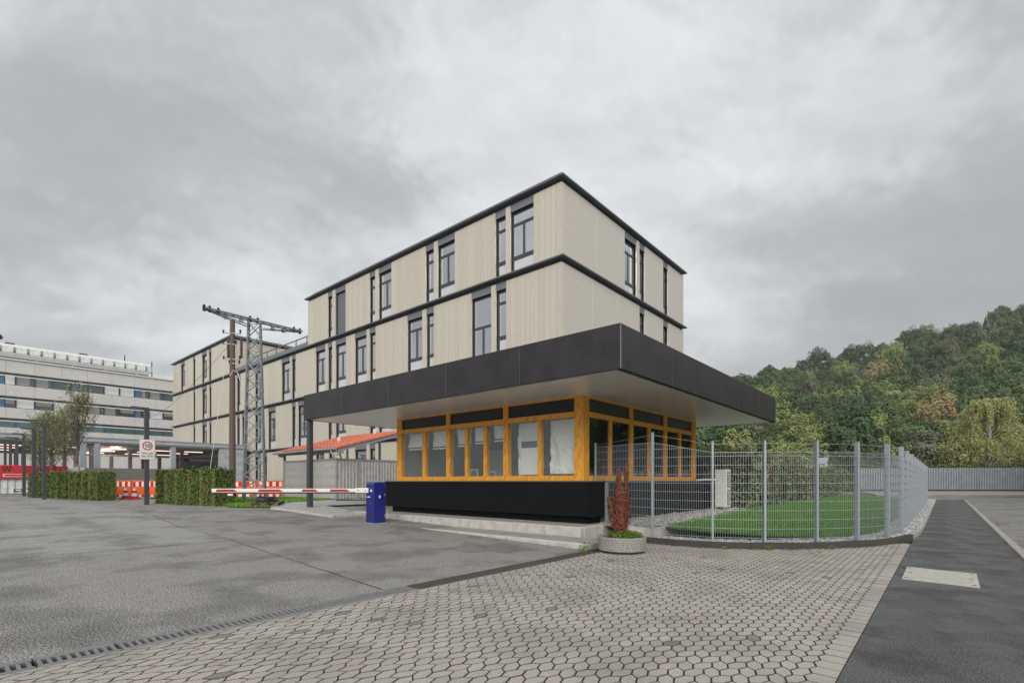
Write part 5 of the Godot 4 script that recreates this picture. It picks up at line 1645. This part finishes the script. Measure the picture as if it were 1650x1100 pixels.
# ---------------------------------------------------------------- lamps, sign, pylon, pole
func lamp_post(p: Vector3, h: float, w: float, label: String) -> void:
	var t := thing("lamp_post", label, "lamp post", p, "square grey lamp posts along the yard")
	part("pole", Vector3(-w * 0.5, 0, -w * 0.5), Vector3(w * 0.5, h, w * 0.5), M.lamp_grey, t, 0.008)
	part("head", Vector3(-w * 0.5, h - 0.06, w * 0.5), Vector3(w * 0.5, h + 0.002, w * 0.5 + 0.42), M.lamp_grey, t, 0.008)
	part("light_cover", Vector3(-w * 0.35, h - 0.068, w * 0.5 + 0.08), Vector3(w * 0.35, h - 0.06, w * 0.5 + 0.38), M.white_paint, t)

func text(s: String, size: float, m: Material, parent: Node, pos: Vector3, rot: float, called := "lettering", weight := 400) -> void:
	var tm := TextMesh.new()
	var fnt := SystemFont.new()
	fnt.font_names = PackedStringArray(["Droid Sans"])
	fnt.font_weight = weight
	tm.font = fnt
	tm.text = s
	tm.font_size = 64
	tm.pixel_size = size / 64.0
	tm.depth = 0.006
	var o := mi(called, tm, m, parent, pos)
	o.rotation.y = rot

func yard_things() -> void:
	lamp_post(Vector3(-23.14, 0.44, -5.37), 3.72, 0.145, "square dark lamp post carrying the speed limit sign between the hedges")
	var where := ["nearest of the row beside the first hedge", "second of the row beside the first hedge", "third of the row in front of the white container", "fourth of the row in front of the white container", "fifth of the row behind the container", "last of the row at the far end"]
	var xs := [-33.0, -36.8, -41.1, -45.0, -49.0, -52.8]
	for i in 6:
		lamp_post(Vector3(xs[i], 0.45, -3.55), 3.7, 0.15, "square dark lamp post, " + where[i])
	# sign on the first post, faces the street
	var s := thing("speed_sign", "white speed limit 10 sign on the square lamp post", "sign", Vector3(-23.03, 2.55, -5.37))
	part("plate", Vector3(0.0, -0.37, -0.24), Vector3(0.02, 0.37, 0.24), M.white_paint, s, 0.004)
	part("border", Vector3(-0.004, -0.385, -0.255), Vector3(0.012, 0.385, 0.255), M.galvanised_dull, s, 0.004)
	for r in [[0.165, 0.125, "sign_red", 0.024]]:
		var b := MB.new()
		for k in 32:
			var a0 := TAU * k / 32
			var a1 := TAU * (k + 1) / 32
			var y := 0.14
			b.quad_out(Vector3(r[3], y + cos(a0) * r[0], sin(a0) * r[0]), Vector3(r[3], y + cos(a1) * r[0], sin(a1) * r[0]), Vector3(r[3], y + cos(a1) * r[1], sin(a1) * r[1]), Vector3(r[3], y + cos(a0) * r[1], sin(a0) * r[1]), Vector3.RIGHT)
		mi("red_ring", b.done(), M[r[2]], s)
	text("10", 0.19, M.sign_black, s, Vector3(0.022, 0.14, 0), PI * 0.5, "numeral", 700)
	text("Hier gilt", 0.105, M.sign_black, s, Vector3(0.022, -0.14, 0), PI * 0.5)
	text("die StVO", 0.105, M.sign_black, s, Vector3(0.022, -0.255, 0), PI * 0.5)
	# hedges
	hedge("yard_hedge", [Vector2(-29.1, -5.25), Vector2(-38.6, -3.82)], 1.27, 0.75, 26000, "clipped beech hedge with browning leaves beside the lamp row")
	hedge("yard_hedge", [Vector2(-19.75, -6.95), Vector2(-23.95, -6.2)], 1.25, 0.75, 17000, "clipped beech hedge beside the barrier arm tip")
	# young trees behind the first hedge
	var spots := [[-35.35, -5.14, 1.12, "tall slender young tree behind the hedge, nearest the open hall"], [-36.85, -4.8, 0.95, "slender young tree behind the hedge, second from the hall"], [-38.0, -4.45, 0.9, "slender young tree behind the hedge, third from the hall"], [-39.2, -4.05, 0.93, "slender young tree by the corner of the white container"], [-47.0, -5.4, 0.95, "slender young tree behind the white container"], [-51.0, -5.2, 0.9, "farthest slender young tree behind the lamp row"]]
	for i in spots.size():
		slim_tree(Vector3(spots[i][0], 0.45, spots[i][1]), spots[i][2], spots[i][3], 60 + i)
	# site container with red banner
	var c := thing("site_container", "white site container beyond the lamp posts", "container", Vector3(-41.6, 0.46, -2.2))
	part("body", Vector3(-2.4, 0.12, -4.2), Vector3(-0.1, 1.75, 4.0), M.container_white, c, 0.02)
	for i in 26:
		part("rib", Vector3(-0.1, 0.16, -4.1 + i * 0.31), Vector3(-0.06, 1.05, -3.96 + i * 0.31), M.container_white, c, 0.008)
	part("skid", Vector3(-2.4, 0.0, -4.2), Vector3(0.02, 0.1, 4.0), M.galvanised_dull, c)
	part("type_plate", Vector3(-0.058, 0.25, -1.35), Vector3(-0.05, 0.42, -0.95), M.sign_black, c)
	part("plate_face", Vector3(-0.049, 0.3, -1.27), Vector3(-0.046, 0.38, -1.03), M.white_paint, c)
	var bn := thing("red_banner", "long red banner with dark lettering above the white container", "banner", Vector3(-41.5, 1.5, -2.2))
	part("cloth", Vector3(-0.06, -0.01, -3.36), Vector3(-0.02, 0.78, 4.0), M.banner_red, bn, 0.01)
	for q in [["W", -0.66], ["A", -2.06], ["R", -2.38], ["F", -2.8], ["O", -3.1]]:
		text(q[0], 0.45, M.sign_black, bn, Vector3(-0.018, 0.55, q[1]), PI * 0.5, "letter", 800)
	part("subtitle_field", Vector3(-0.02, 0.1, -1.57), Vector3(-0.014, 0.27, -0.5), M.white_paint, bn)
	part("subtitle_strip", Vector3(-0.014, 0.13, -1.52), Vector3(-0.011, 0.24, -0.55), M.banner_red, bn)
	# construction barriers
	var bars := [[Vector3(-32.64, 0.45, -5.89), Vector3(-31.7, 0.45, -6.71), "red and white construction barrier by the end of the first hedge"], [Vector3(-31.66, 0.45, -6.75), Vector3(-30.71, 0.45, -7.58), "red and white construction barrier beside the speed sign post"], [Vector3(-29.4, 0.45, -8.9), Vector3(-28.5, 0.45, -9.85), "red and white construction barrier behind the wooden pole"], [Vector3(-28.46, 0.45, -9.9), Vector3(-27.6, 0.45, -11.1), "red and white construction barrier behind the lattice pylon"], [Vector3(-27.56, 0.45, -11.15), Vector3(-26.75, 0.45, -12.25), "red and white construction barrier beside the corrugated shed"]]
	for q in bars: site_barrier(q[0], q[1], q[2])
	for q in [[Vector3(-30.9, 0.45, -6.3), "red and white traffic cone nearer the first hedge"], [Vector3(-29.9, 0.45, -6.45), "red and white traffic cone nearer the sign post"]]:
		var t := thing("traffic_cone", q[1], "cone", q[0])
		part("base", Vector3(-0.22, 0, -0.22), Vector3(0.22, 0.06, 0.22), M.sign_red, t, 0.015)
		for r in [[0.06, 0.17, 0.17, 0.14, "sign_red"], [0.17, 0.31, 0.14, 0.105, "white_paint"], [0.31, 0.43, 0.105, 0.08, "sign_red"], [0.43, 0.55, 0.08, 0.045, "white_paint"]]:
			var b := MB.new()
			b.tube([Vector3(0, r[0], 0), Vector3(0, r[1], 0)], [r[2], r[3]], 14)
			mi("band", b.done(), M[r[4]], t)
	pylon()
	wooden_pole()
	# pallet and hose coil
	var pl := thing("pallet", "weathered wooden pallet on the grass before the pylon", "pallet", Vector3(-18.75, 0.455, -8.0))
	pl.rotation.y = -0.55
	for i in 6:
		part("board", Vector3(-0.85, 0.12, -0.5 + i * 0.18), Vector3(0.85, 0.145, -0.38 + i * 0.18), M.pallet_wood, pl, 0.004)
	for x in [-0.8, 0.0, 0.8]:
		for z in [-0.42, 0.0, 0.42]:
			part("block", Vector3(x - 0.06, 0.025, z - 0.06), Vector3(x + 0.06, 0.12, z + 0.06), M.pallet_wood, pl)
	for z in [-0.42, 0.0, 0.42]:
		part("skid", Vector3(-0.85, 0.0, z - 0.06), Vector3(0.85, 0.025, z + 0.06), M.pallet_wood, pl)
	var hb := MB.new()
	for ring in 5:
		var path := []
		var rad := []
		for k in 25:
			var a := TAU * k / 24.0
			path.append(Vector3(cos(a) * (0.66 - 0.05 * ring) + 0.03 * ring, 0.04 + 0.028 * ring + 0.015 * sin(a * 2.0 + ring), sin(a) * (0.36 - 0.02 * ring)))
			rad.append(0.032)
		hb.tube(path, rad, 8, false)
	var hose := mi("hose_coil", hb.done(), M.hose_black)
	hose.position = Vector3(-18.75, 0.60, -8.0)
	hose.rotation.y = -0.55
	tag(hose, "coil of thick black cable lying on the pallet", "cable")

func site_barrier(a: Vector3, c: Vector3, label: String) -> void:
	var d := c - a
	var len := d.length()
	var t := thing("construction_barrier", label, "barrier", (a + c) * 0.5, "red and white construction barriers")
	t.rotation.y = atan2(-d.z, d.x)
	var h := len * 0.5
	part("frame", Vector3(-h, 0.86, -0.025), Vector3(h, 0.93, 0.025), M.orange_plastic, t, 0.01)
	part("lower_panel", Vector3(-h + 0.02, 0.2, -0.012), Vector3(h - 0.02, 0.62, 0.012), M.orange_plastic, t, 0.01)
	var k := 8
	for i in k:
		var xa := lerpf(-h + 0.02, h - 0.02, float(i) / k)
		var xb := lerpf(-h + 0.02, h - 0.02, float(i + 1) / k)
		part("stripe", Vector3(xa, 0.62, -0.018), Vector3(xb, 0.86, 0.018), M.sign_red if i % 2 == 0 else M.white_paint, t)
		part("stripe", Vector3(xa, 0.08, -0.018), Vector3(xb, 0.2, 0.018), M.white_paint if i % 2 == 0 else M.sign_red, t)
	for x in [-h + 0.03, h - 0.03]:
		part("leg", Vector3(x - 0.03, 0.04, -0.03), Vector3(x + 0.03, 0.95, 0.03), M.orange_plastic, t, 0.008)
		part("foot", Vector3(x - 0.1, 0.0, -0.35), Vector3(x + 0.1, 0.06, 0.35), M.black_plastic, t, 0.015)

func pylon() -> void:
	var o := Vector3(-22.1, 0.44, -8.92)
	var t := thing("lattice_pylon", "galvanised steel lattice pylon with long crossarm on the grass", "pylon", o)
	t.rotation.y = deg_to_rad(-26.0)
	var H := 7.62
	var wb := 0.42
	var wt := 0.235
	var corner := func(k: int, y: float) -> Vector3:
		var w := lerpf(wb, wt, y / H)
		return Vector3([-1, 1, 1, -1][k] * w, y, [-1, -1, 1, 1][k] * w)
	for k in 4:
		var b := MB.new()
		var a: Vector3 = corner.call(k, 0.0)
		var c: Vector3 = corner.call(k, H)
		b.bar(a, c, 0.06, 0.02)
		b.bar(a + Vector3(0, 0, -signf(a.z) * 0.03), c + Vector3(0, 0, -signf(c.z) * 0.03), 0.02, 0.06)
		mi("leg", b.done(), M.steel_grey, t)
		part("footing", a + Vector3(-0.12, -0.15, -0.12), a + Vector3(0.12, 0.04, 0.12), M.kerb_concrete, t)
	var n := 13
	for f in 4:
		for i in n:
			var y0 := H * i / n
			var y1 := H * (i + 1) / n
			var b := MB.new()
			b.bar(corner.call(f, y0), corner.call((f + 1) % 4, y1), 0.046, 0.03)
			b.bar(corner.call((f + 1) % 4, y0), corner.call(f, y1), 0.046, 0.03)
			mi("brace", b.done(), M.steel_grey, t)
			if i % 2 == 0:
				var hb := MB.new()
				hb.bar(corner.call(f, y1), corner.call((f + 1) % 4, y1), 0.04, 0.014)
				mi("strut", hb.done(), M.steel_grey, t)
	# crossarm runs along the street direction
	var ca := MB.new()
	var inv := t.global_transform.affine_inverse() if t.is_inside_tree() else t.transform.affine_inverse()
	var A := inv * Vector3(-22.0, 8.12, -6.98)
	var B := inv * Vector3(-22.15, 8.12, -10.95)
	var side := (B - A).normalized().cross(Vector3.UP) * 0.14
	for q in [side, -side]:
		ca.bar(A + q, B + q, 0.09, 0.05)
		ca.bar(A + q * 0.3 - Vector3.UP * 0.02, A.lerp(B, 0.42) + q - Vector3.UP * 0.28, 0.05, 0.03)
		ca.bar(B + q * 0.3 - Vector3.UP * 0.02, A.lerp(B, 0.56) + q - Vector3.UP * 0.28, 0.05, 0.03)
	for i in 13:
		ca.bar(A.lerp(B, i / 13.0) + side, A.lerp(B, (i + 1) / 13.0) - side, 0.035, 0.02)
	mi("crossarm", ca.done(), M.steel_grey, t)
	for q in [0.0, 0.05, 0.13, 0.44, 0.52, 0.92, 0.99]:
		var b := MB.new()
		var p := A.lerp(B, q)
		b.tube([p - Vector3.UP * 0.1, p + Vector3.UP * 0.06, p + Vector3.UP * 0.16], [0.05, 0.07, 0.03], 7)
		mi("insulator", b.done(), M.tar_black, t)
	for q in [0.2, 0.35, 0.68, 0.8]:
		part("clamp", A.lerp(B, q) - Vector3(0.08, 0.2, 0.08), A.lerp(B, q) - Vector3(-0.08, 0.08, -0.08), M.steel_grey, t)

func wooden_pole() -> void:
	var o := Vector3(-24.97, 0.44, -9.09)
	var t := thing("wooden_pole", "old brown wooden electricity pole beside the lattice pylon", "utility pole", o)
	var b := MB.new()
	b.tube([Vector3(0, 0.3, 0), Vector3(0, 4, 0), Vector3(0.02, 8.35, 0)], [0.145, 0.13, 0.105], 14)
	mi("shaft", b.done(), M.pole_wood, t)
	var f := MB.new()
	f.tube([Vector3(0, -0.1, 0), Vector3(0, 0.33, 0)], [0.16, 0.155], 14)
	mi("tarred_foot", f.done(), M.tar_black, t)
	var side := Vector3(CV, 0, -SV)
	for s in [0.02, 0.42]:
		var c := MB.new()
		c.tube([side * s + Vector3(-0.1 * (1 if s < 0.1 else 0), 6.6, 0.16 if s < 0.1 else 0.0), side * s + Vector3(-0.1 * (1 if s < 0.1 else 0), 7.5, 0.16 if s < 0.1 else 0.0)], [0.06, 0.06], 8)
		mi("cable_head", c.done(), M.insulator, t)
	for q in [[7.75, -0.28, 0.5], [7.25, -0.28, 0.3], [6.55, -0.26, 0.48], [6.35, 0.0, 0.45]]:
		var c := MB.new()
		c.bar(side * q[1] + Vector3(0, q[0], 0.12), side * q[2] + Vector3(0, q[0] - 0.06, 0.12), 0.05, 0.04)
		mi("bracket", c.done(), M.galvanised_dull, t)
		for e in [q[1], q[2]]:
			var i := MB.new()
			i.tube([side * e + Vector3(0, q[0] - 0.03, 0.12), side * e + Vector3(0, q[0] + 0.12, 0.12)], [0.035, 0.045], 7)
			mi("insulator", i.done(), M.tar_black, t)
	var lp := MB.new()
	lp.tube([side * 0.05 + Vector3(0, 5.75, 0.15), side * 0.2 + Vector3(0, 6.0, 0.15), side * 0.36 + Vector3(0, 5.9, 0.1), side * 0.46 + Vector3(0, 5.55, 0.1)], [0.015, 0.015, 0.015, 0.015], 6)
	mi("cable_loop", lp.done(), M.white_paint, t)
	var gw := MB.new()
	gw.tube([side * -0.25 + Vector3(0, 6.9, 0), side * -0.5 + Vector3(0, 3.6, 0.2), side * -0.9 + Vector3(0, 0.0, 0.3)], [0.012, 0.012, 0.012], 5)
	mi("guy_wire", gw.done(), M.white_paint, t)
	var w := MB.new()
	var a := o + Vector3(-0.2, 7.3, 0)
	var e := Vector3(-99.5, 14.0, -20.0)
	var path := []
	var rad := []
	for i in 13:
		var q := i / 12.0
		path.append(a.lerp(e, q) - Vector3.UP * sin(q * PI) * 3.0)
		rad.append(0.012)
	w.tube(path, rad, 4, false)
	tag(mi("overhead_wire", w.done(), M.tar_black), "thin overhead wire running from the wooden pole to the concrete block", "wire")

# ---------------------------------------------------------------- plants
func hedge(called: String, line: Array, h: float, w: float, count: int, label: String) -> void:
	var t := thing(called, label, "hedge")
	var a: Vector2 = line[0]
	var c: Vector2 = line[1]
	var dir := (c - a).normalized()
	var nr := Vector2(-dir.y, dir.x)
	if nr.y < 0: nr = -nr
	var len := (c - a).length()
	var fn := FastNoiseLite.new()
	fn.seed = int(len * 10)
	fn.frequency = 0.5
	var g := MB.new()
	var br := MB.new()
	for i in count:
		var s := rng.randf() * len
		# the hedge is a row of single bushes: slightly rounded plan with dents between
		var bush := 0.5 + 0.5 * cos(s / 0.85 * TAU)
		var wl := w * 0.5 * (0.70 + 0.3 * bush) + 0.06 * fn.get_noise_1d(s * 4.0)
		var y := rng.randf()
		var top := h * (0.90 + 0.10 * bush + 0.12 * fn.get_noise_1d(s * 3.0 + 90.0))
		var face := rng.randf()
		var across := wl * (1.0 - absf(rng.randfn(0.0, 0.10)))
		var nor := Vector3(nr.x, 0.2, nr.y)
		var pos := Vector3()
		if face < 0.62:
			pos = Vector3(0, y * top, 0)
		elif face < 0.84:
			pos = Vector3(0, top + rng.randfn(-0.02, 0.07), 0)
			across = rf(-wl, wl)
			nor = Vector3(0, 1, 0)
		else:
			pos = Vector3(0, y * top, 0)
			s = absf(rng.randfn(0.0, 0.08)) if face < 0.93 else len - absf(rng.randfn(0.0, 0.08))
			across = rf(-wl, wl)
			nor = Vector3(dir.x, 0.2, dir.y) * (-1.0 if face < 0.93 else 1.0)
		var q := a + dir * s + nr * across
		pos += Vector3(q.x, 0.45, q.y)
		nor = (nor + Vector3(rf(-0.8, 0.8), rf(-0.5, 0.8), rf(-0.8, 0.8))).normalized()
		var brown := fn.get_noise_2d(s * 2.2, pos.y * 2.0) + rf(-0.45, 0.45) > 0.5
		var tgt := br if brown else g
		tgt.col = Color(rf(0.55, 1.5), rf(0.6, 1.4), rf(0.5, 1.2))
		tgt.leaf(pos, nor, Vector3(rf(-1, 1), rf(-1, 1), rf(-1, 1)), rf(0.06, 0.10), 0.85)
	for i in int(len * 16):
		var s2 := rng.randf() * len
		var q2 := a + dir * s2 + nr * rf(-w * 0.4, w * 0.4)
		var tall := rf(0.05, 0.2)
		for k in 5:
			g.col = Color(rf(0.8, 1.7), rf(0.8, 1.5), rf(0.5, 1.1))
			g.leaf(Vector3(q2.x + rf(-0.04, 0.04), 0.45 + h * 0.93 + tall * k / 4.0, q2.y + rf(-0.04, 0.04)), Vector3(rf(-1, 1), rf(0, 1), rf(-1, 1)).normalized(), Vector3(rf(-1, 1), 1, rf(-1, 1)), rf(0.05, 0.09), 0.8)
	mi("foliage", g.done(), M.hedge_leaf, t)
	mi("brown_foliage", br.done(), M.hedge_brown, t)
	var core := MB.new()
	var m := (a + c) * 0.5
	core.box(Vector3(m.x, 0.45 + h * 0.47, m.y), Vector3(len - 0.3, h * 0.88, w * 0.5), Basis(Vector3(dir.x, 0, dir.y), Vector3.UP, Vector3(dir.x, 0, dir.y).cross(Vector3.UP)))
	mi("twig_core", core.done(), M.bark, t)

func slim_tree(p: Vector3, s: float, label: String, sd: int) -> void:
	var t := thing("young_tree", label, "tree", p, "slender young trees behind the hedge")
	rng.seed = sd
	var tr := MB.new()
	var top := 5.3
	tr.tube([Vector3(0, 0, 0), Vector3(0.02, 1.6, 0.02), Vector3(-0.02, 3.4, 0), Vector3(0, top, 0)], [0.06, 0.05, 0.03, 0.006], 7)
	var lv := MB.new()
	for i in 84:
		var y0 := rf(1.5, 4.6)
		var a := rf(0, TAU)
		var l := lerpf(1.75, 0.55, (y0 - 1.5) / 3.1) * rf(0.8, 1.25)
		var base := Vector3(0, y0, 0)
		var mid := base + Vector3(cos(a) * l * 0.32, l * 0.5, sin(a) * l * 0.32)
		var tip := base + Vector3(cos(a) * l * 0.62, l * 1.15, sin(a) * l * 0.62)
		tr.tube([base, mid, tip], [0.012, 0.008, 0.003], 4, false)
		for k in 3:
			var b0 := base.lerp(tip, rf(0.3, 0.9))
			var tw := b0 + Vector3(rf(-0.25, 0.25), rf(0.15, 0.5), rf(-0.25, 0.25))
			tr.tube([b0, tw], [0.005, 0.002], 3, false)
			for j in 8:
				var lp := b0.lerp(tw, rf(0.2, 1.1))
				lv.col = Color(rf(0.6, 1.4), rf(0.7, 1.3), rf(0.6, 1.2))
				lv.leaf(lp + Vector3(rf(-0.05, 0.05), rf(-0.05, 0.05), rf(-0.05, 0.05)), Vector3(rf(-1, 1), rf(-0.2, 1), rf(-1, 1)).normalized(), Vector3(rf(-1, 1), rf(-0.5, 1), rf(-1, 1)), rf(0.05, 0.10), 0.6)
	mi("trunk", tr.done(), M.bark, t)
	mi("crown", lv.done(), M.twig_leaf, t)
	var wr := MB.new()
	wr.tube([Vector3(0, 0.6, 0), Vector3(0, 1.55, 0)], [0.085, 0.075], 8)
	mi("trunk_wrap", wr.done(), M.trunk_wrap, t)
	t.scale = Vector3.ONE * s

func crown_mesh(sd: int, kind: String) -> ArrayMesh:
	var r := RandomNumberGenerator.new()
	r.seed = sd
	var b := MB.new()
	var lobes := []
	if kind == "fir":
		for i in 2400:
			var y := pow(r.randf(), 1.25)
			var a := r.randf() * TAU
			var layer := 0.75 + 0.25 * sin(y * 42.0)
			var w := (1.0 - y) * 2.5 * layer * (0.35 + 0.65 * sqrt(r.randf())) * (0.8 + 0.2 * sin(a * 5.0 + y * 9.0))
			b.col = Color.from_hsv(0, 0, r.randf_range(0.6, 1.3))
			b.leaf(Vector3(cos(a) * w, 1.6 + y * 9.4, sin(a) * w), Vector3(cos(a) * 0.6, 0.8, sin(a) * 0.6), Vector3(cos(a), -0.35, sin(a)), r.randf_range(0.35, 0.7), 0.4)
		return b.done()
	var wide := r.randf_range(2.9, 3.8)
	var tall := r.randf_range(3.9, 4.8)
	var fn := FastNoiseLite.new()
	fn.seed = sd
	fn.frequency = 0.62
	fn.fractal_octaves = 2
	var hue := FastNoiseLite.new()
	hue.seed = sd + 50
	hue.frequency = 0.6
	for i in 5200:
		var d := Vector3(r.randfn(), r.randfn(), r.randfn()).normalized()
		if d.y < -0.45: d = Vector3(d.x, -d.y * 0.5, d.z).normalized()
		var lump := 1.0 + 0.6 * fn.get_noise_3d(d.x * 2.3, d.y * 2.3, d.z * 2.3)
		if d.y > 0.3: lump *= 1.0 - 0.12 * d.y
		var rad := lump * (1.04 - 0.34 * pow(r.randf(), 2.2))
		var pos := Vector3(d.x * wide, 5.6 + d.y * tall, d.z * wide) * Vector3(rad, 1, rad) + Vector3(0, d.y * tall * (rad - 1.0), 0)
		var hv := 1.0 + 0.5 * hue.get_noise_3dv(pos)
		var v := r.randf_range(0.6, 1.4)
		b.col = Color(v * r.randf_range(0.85, 1.2) * hv, v, v * r.randf_range(0.8, 1.1))
		var nn := (d + Vector3(r.randf_range(-0.9, 0.9), r.randf_range(-0.4, 0.8), r.randf_range(-0.9, 0.9))).normalized()
		b.leaf(pos, nn, Vector3(r.randfn(), r.randfn(), r.randfn()), r.randf_range(0.22, 0.46), 0.8)
	return b.done()

func ridge(a: float) -> float:
	# slope of the skyline as tangent of elevation, by direction
	var px := 825.0 + 808.0 * a
	return maxf(0.10, (180.0 + (px - 1185.0) * 0.26) / 808.0) - 0.042

func hill_h(a: float, f: float) -> float:
	var t := clampf((f - 66.0) / 140.0, 0.0, 1.0)
	return maxf(0.0, f * ridge(a) * pow(t, 0.8))

func forest() -> void:
	var b := MB.new()
	var na := 28
	var nf := 16
	for i in na:
		for j in nf:
			var q := []
			for e in [[0, 0], [1, 0], [1, 1], [0, 1]]:
				var a := lerpf(0.0, 1.75, float(i + e[0]) / na)
				var f := lerpf(60.0, 300.0, float(j + e[1]) / nf)
				q.append(at(a * f, f, hill_h(a, f) - (0.25 if j + e[1] == 0 else 0.0)))
			b.tri_out(q[0], q[1], q[2], Vector3.UP)
			b.tri_out(q[0], q[2], q[3], Vector3.UP)
	st("hill", b.done(), M.forest_floor)
	var crowns := []
	for i in 6: crowns.append(crown_mesh(100 + i, "leafy"))
	var fir := crown_mesh(140, "fir")
	var tb := MB.new()
	tb.tube([Vector3(0, -1, 0), Vector3(0.05, 2.5, 0), Vector3(0, 7, 0.05)], [0.28, 0.2, 0.08], 7)
	for i in 5:
		var an := i * 2.4
		tb.tube([Vector3(0, 2.6 + i * 0.6, 0), Vector3(cos(an) * 1.6, 4.2 + i * 0.7, sin(an) * 1.6)], [0.1, 0.04], 5, false)
	var trunk := tb.done()
	var kinds := [["wood_dark", "dark green broadleaf tree on the wooded hillside"], ["wood_mid", "mid green broadleaf tree on the wooded hillside"], ["wood_lime", "yellow green broadleaf tree on the wooded hillside"], ["wood_rust", "rust coloured autumn tree on the wooded hillside"], ["wood_grey", "grey green thinning tree on the wooded hillside"], ["wood_fir", "dark pointed fir on the wooded hillside"]]
	rng.seed = 77
	var f := 68.0
	var made := 0
	while f < 214.0:
		var step := 808.0 * 6.9 / f * 0.80
		var px := 1096.0 + rf(0, step)
		while px < 1700.0:
			var a := (px - 825.0) / 808.0
			var ff := f + rf(-4.0, 4.0)
			var tt := (f - 68.0) / 146.0
			var w := rng.randf()
			var k := 0
			if tt > 0.62: k = 0 if w < 0.42 else (1 if w < 0.70 else (4 if w < 0.84 else (5 if w < 0.90 else (3 if w < 0.92 else 2))))
			else: k = 0 if w < 0.26 else (1 if w < 0.58 else (2 if w < 0.82 else (3 if w < 0.89 else (4 if w < 0.96 else 5))))
			var t := thing("hillside_tree", kinds[k][1], "tree", at(a * ff, ff, hill_h(a, ff) - 0.4), "trees on the wooded hillside")
			var sc := rf(0.75, 1.2) * (0.85 if tt < 0.2 else 1.0)
			t.rotation.y = rf(0, TAU)
			if k == 5: sc *= 0.85
			t.scale = Vector3(sc * rf(0.9, 1.15), sc * rf(0.85, 1.1), sc * rf(0.9, 1.15))
			mi("crown", fir if k == 5 else crowns[rng.randi() % 6], M[kinds[k][0]], t)
			mi("trunk", trunk, M.bark, t)
			made += 1
			px += step * rf(0.75, 1.25)
		f *= 1.112
	# trees across the street, mirrored in the gatehouse glass
	var planted := 0
	while planted < 26:
		var pos := Vector3(rf(13.0, 48.0), -0.2, rf(-95.0, -26.0))
		var fr := -pos.x * SV - pos.z * CV
		var rr := pos.x * CV - pos.z * SV
		if fr > 0.0 and rr / fr < 1.12: continue
		planted += 1
		var k: int = [0, 1, 2, 0, 1, 0][rng.randi() % 6]
		var t := thing("street_tree", "green tree across the street beyond the picture", "tree", pos, "trees across the street")
		t.rotation.y = rf(0, TAU)
		t.scale = Vector3.ONE * rf(0.8, 1.15)
		mi("crown", crowns[rng.randi() % 6], M[kinds[k][0]], t)
		mi("trunk", trunk, M.bark, t)
	# undergrowth
	var xf := []
	var cs := []
	for i in 900:
		var fa := 62.0 + 150.0 * pow(rng.randf(), 1.3)
		var a := rf(0.3, 1.12)
		var s := rf(0.16, 0.42)
		xf.append(Transform3D(Basis(Vector3.UP, rf(0, TAU)).scaled(Vector3(s, s * 0.8, s)), at(a * fa, fa, hill_h(a, fa) - s * 2.4)))
		var v := rf(0.7, 1.6)
		cs.append(Color(v * rf(0.8, 1.6), v, v * 0.8))
	tag(multi("undergrowth", crowns[2], M.wood_mid, xf, cs), "mixed green undergrowth between the hillside trees", "undergrowth")
	# weeping birch behind the corrugated fence
	var bt := thing("birch_tree", "large yellowing weeping birch behind the corrugated fence", "tree", at(57.5, 60.5, 0.3))
	var tr := MB.new()
	tr.tube([Vector3(0, -0.5, 0), Vector3(0.2, 4, 0), Vector3(0.1, 8, 0.2), Vector3(0.3, 10.8, 0)], [0.26, 0.2, 0.13, 0.03], 9)
	var lv := MB.new()
	rng.seed = 501
	for i in 84:
		var y0 := rf(2.2, 10.6)
		var a := rf(0, TAU)
		var l := lerpf(5.6, 1.5, pow((y0 - 2.2) / 8.4, 1.2)) * rf(0.75, 1.12)
		var base := Vector3(0.15, y0, 0)
		var mid := base + Vector3(cos(a) * l * 0.55, l * 0.42, sin(a) * l * 0.55)
		var tip := base + Vector3(cos(a) * l, l * 0.30, sin(a) * l)
		tr.tube([base, mid, tip], [0.07, 0.04, 0.015], 5, false)
		for k in 11:
			var s0 := mid.lerp(tip, rf(-0.5, 1.05))
			var drop := rf(0.9, 2.6)
			for j in 30:
				var p := s0 + Vector3(rf(-0.28, 0.28), -drop * rng.randf() + rf(0.0, 0.35), rf(-0.28, 0.28))
				var v := rf(0.6, 1.35)
				lv.col = Color(v * rf(0.85, 1.35), v, v * rf(0.6, 1.1))
				lv.leaf(p, Vector3(rf(-1, 1), rf(-0.1, 0.8), rf(-1, 1)).normalized(), Vector3(rf(-0.4, 0.4), -1, rf(-0.4, 0.4)), rf(0.14, 0.30), 0.6)
	mi("trunk", tr.done(), M.pale_bark, bt)
	mi("crown", lv.done(), M.birch_leaf, bt)
	# house glimpsed over the creeper
	var hs := thing("far_house", "small white house roof showing behind the creeper fence", "house", at(34.5, 57.0, 0.0))
	part("wall", Vector3(-1.1, 0, -1.1), Vector3(1.1, 3.3, 1.1), M.house_white, hs)
	var rb := MB.new()
	for sg in [-1.0, 1.0]:
		rb.quad_out(Vector3(-1.3, 3.25, sg * 1.3), Vector3(1.3, 3.25, sg * 1.3), Vector3(1.3, 4.0, 0), Vector3(-1.3, 4.0, 0), Vector3(0, 1, sg))
	mi("roof", rb.done(), M.galvanised_dull, hs)

func _ready() -> void:
	rng.seed = 20240
	light_and_camera()
	materials()
	ground()
	site_edges()
	main_building()
	concrete_block()
	hall()
	gatehouse()
	shed()
	fence()
	lawn_side()
	planter()
	barrier()
	yard_things()
	forest()
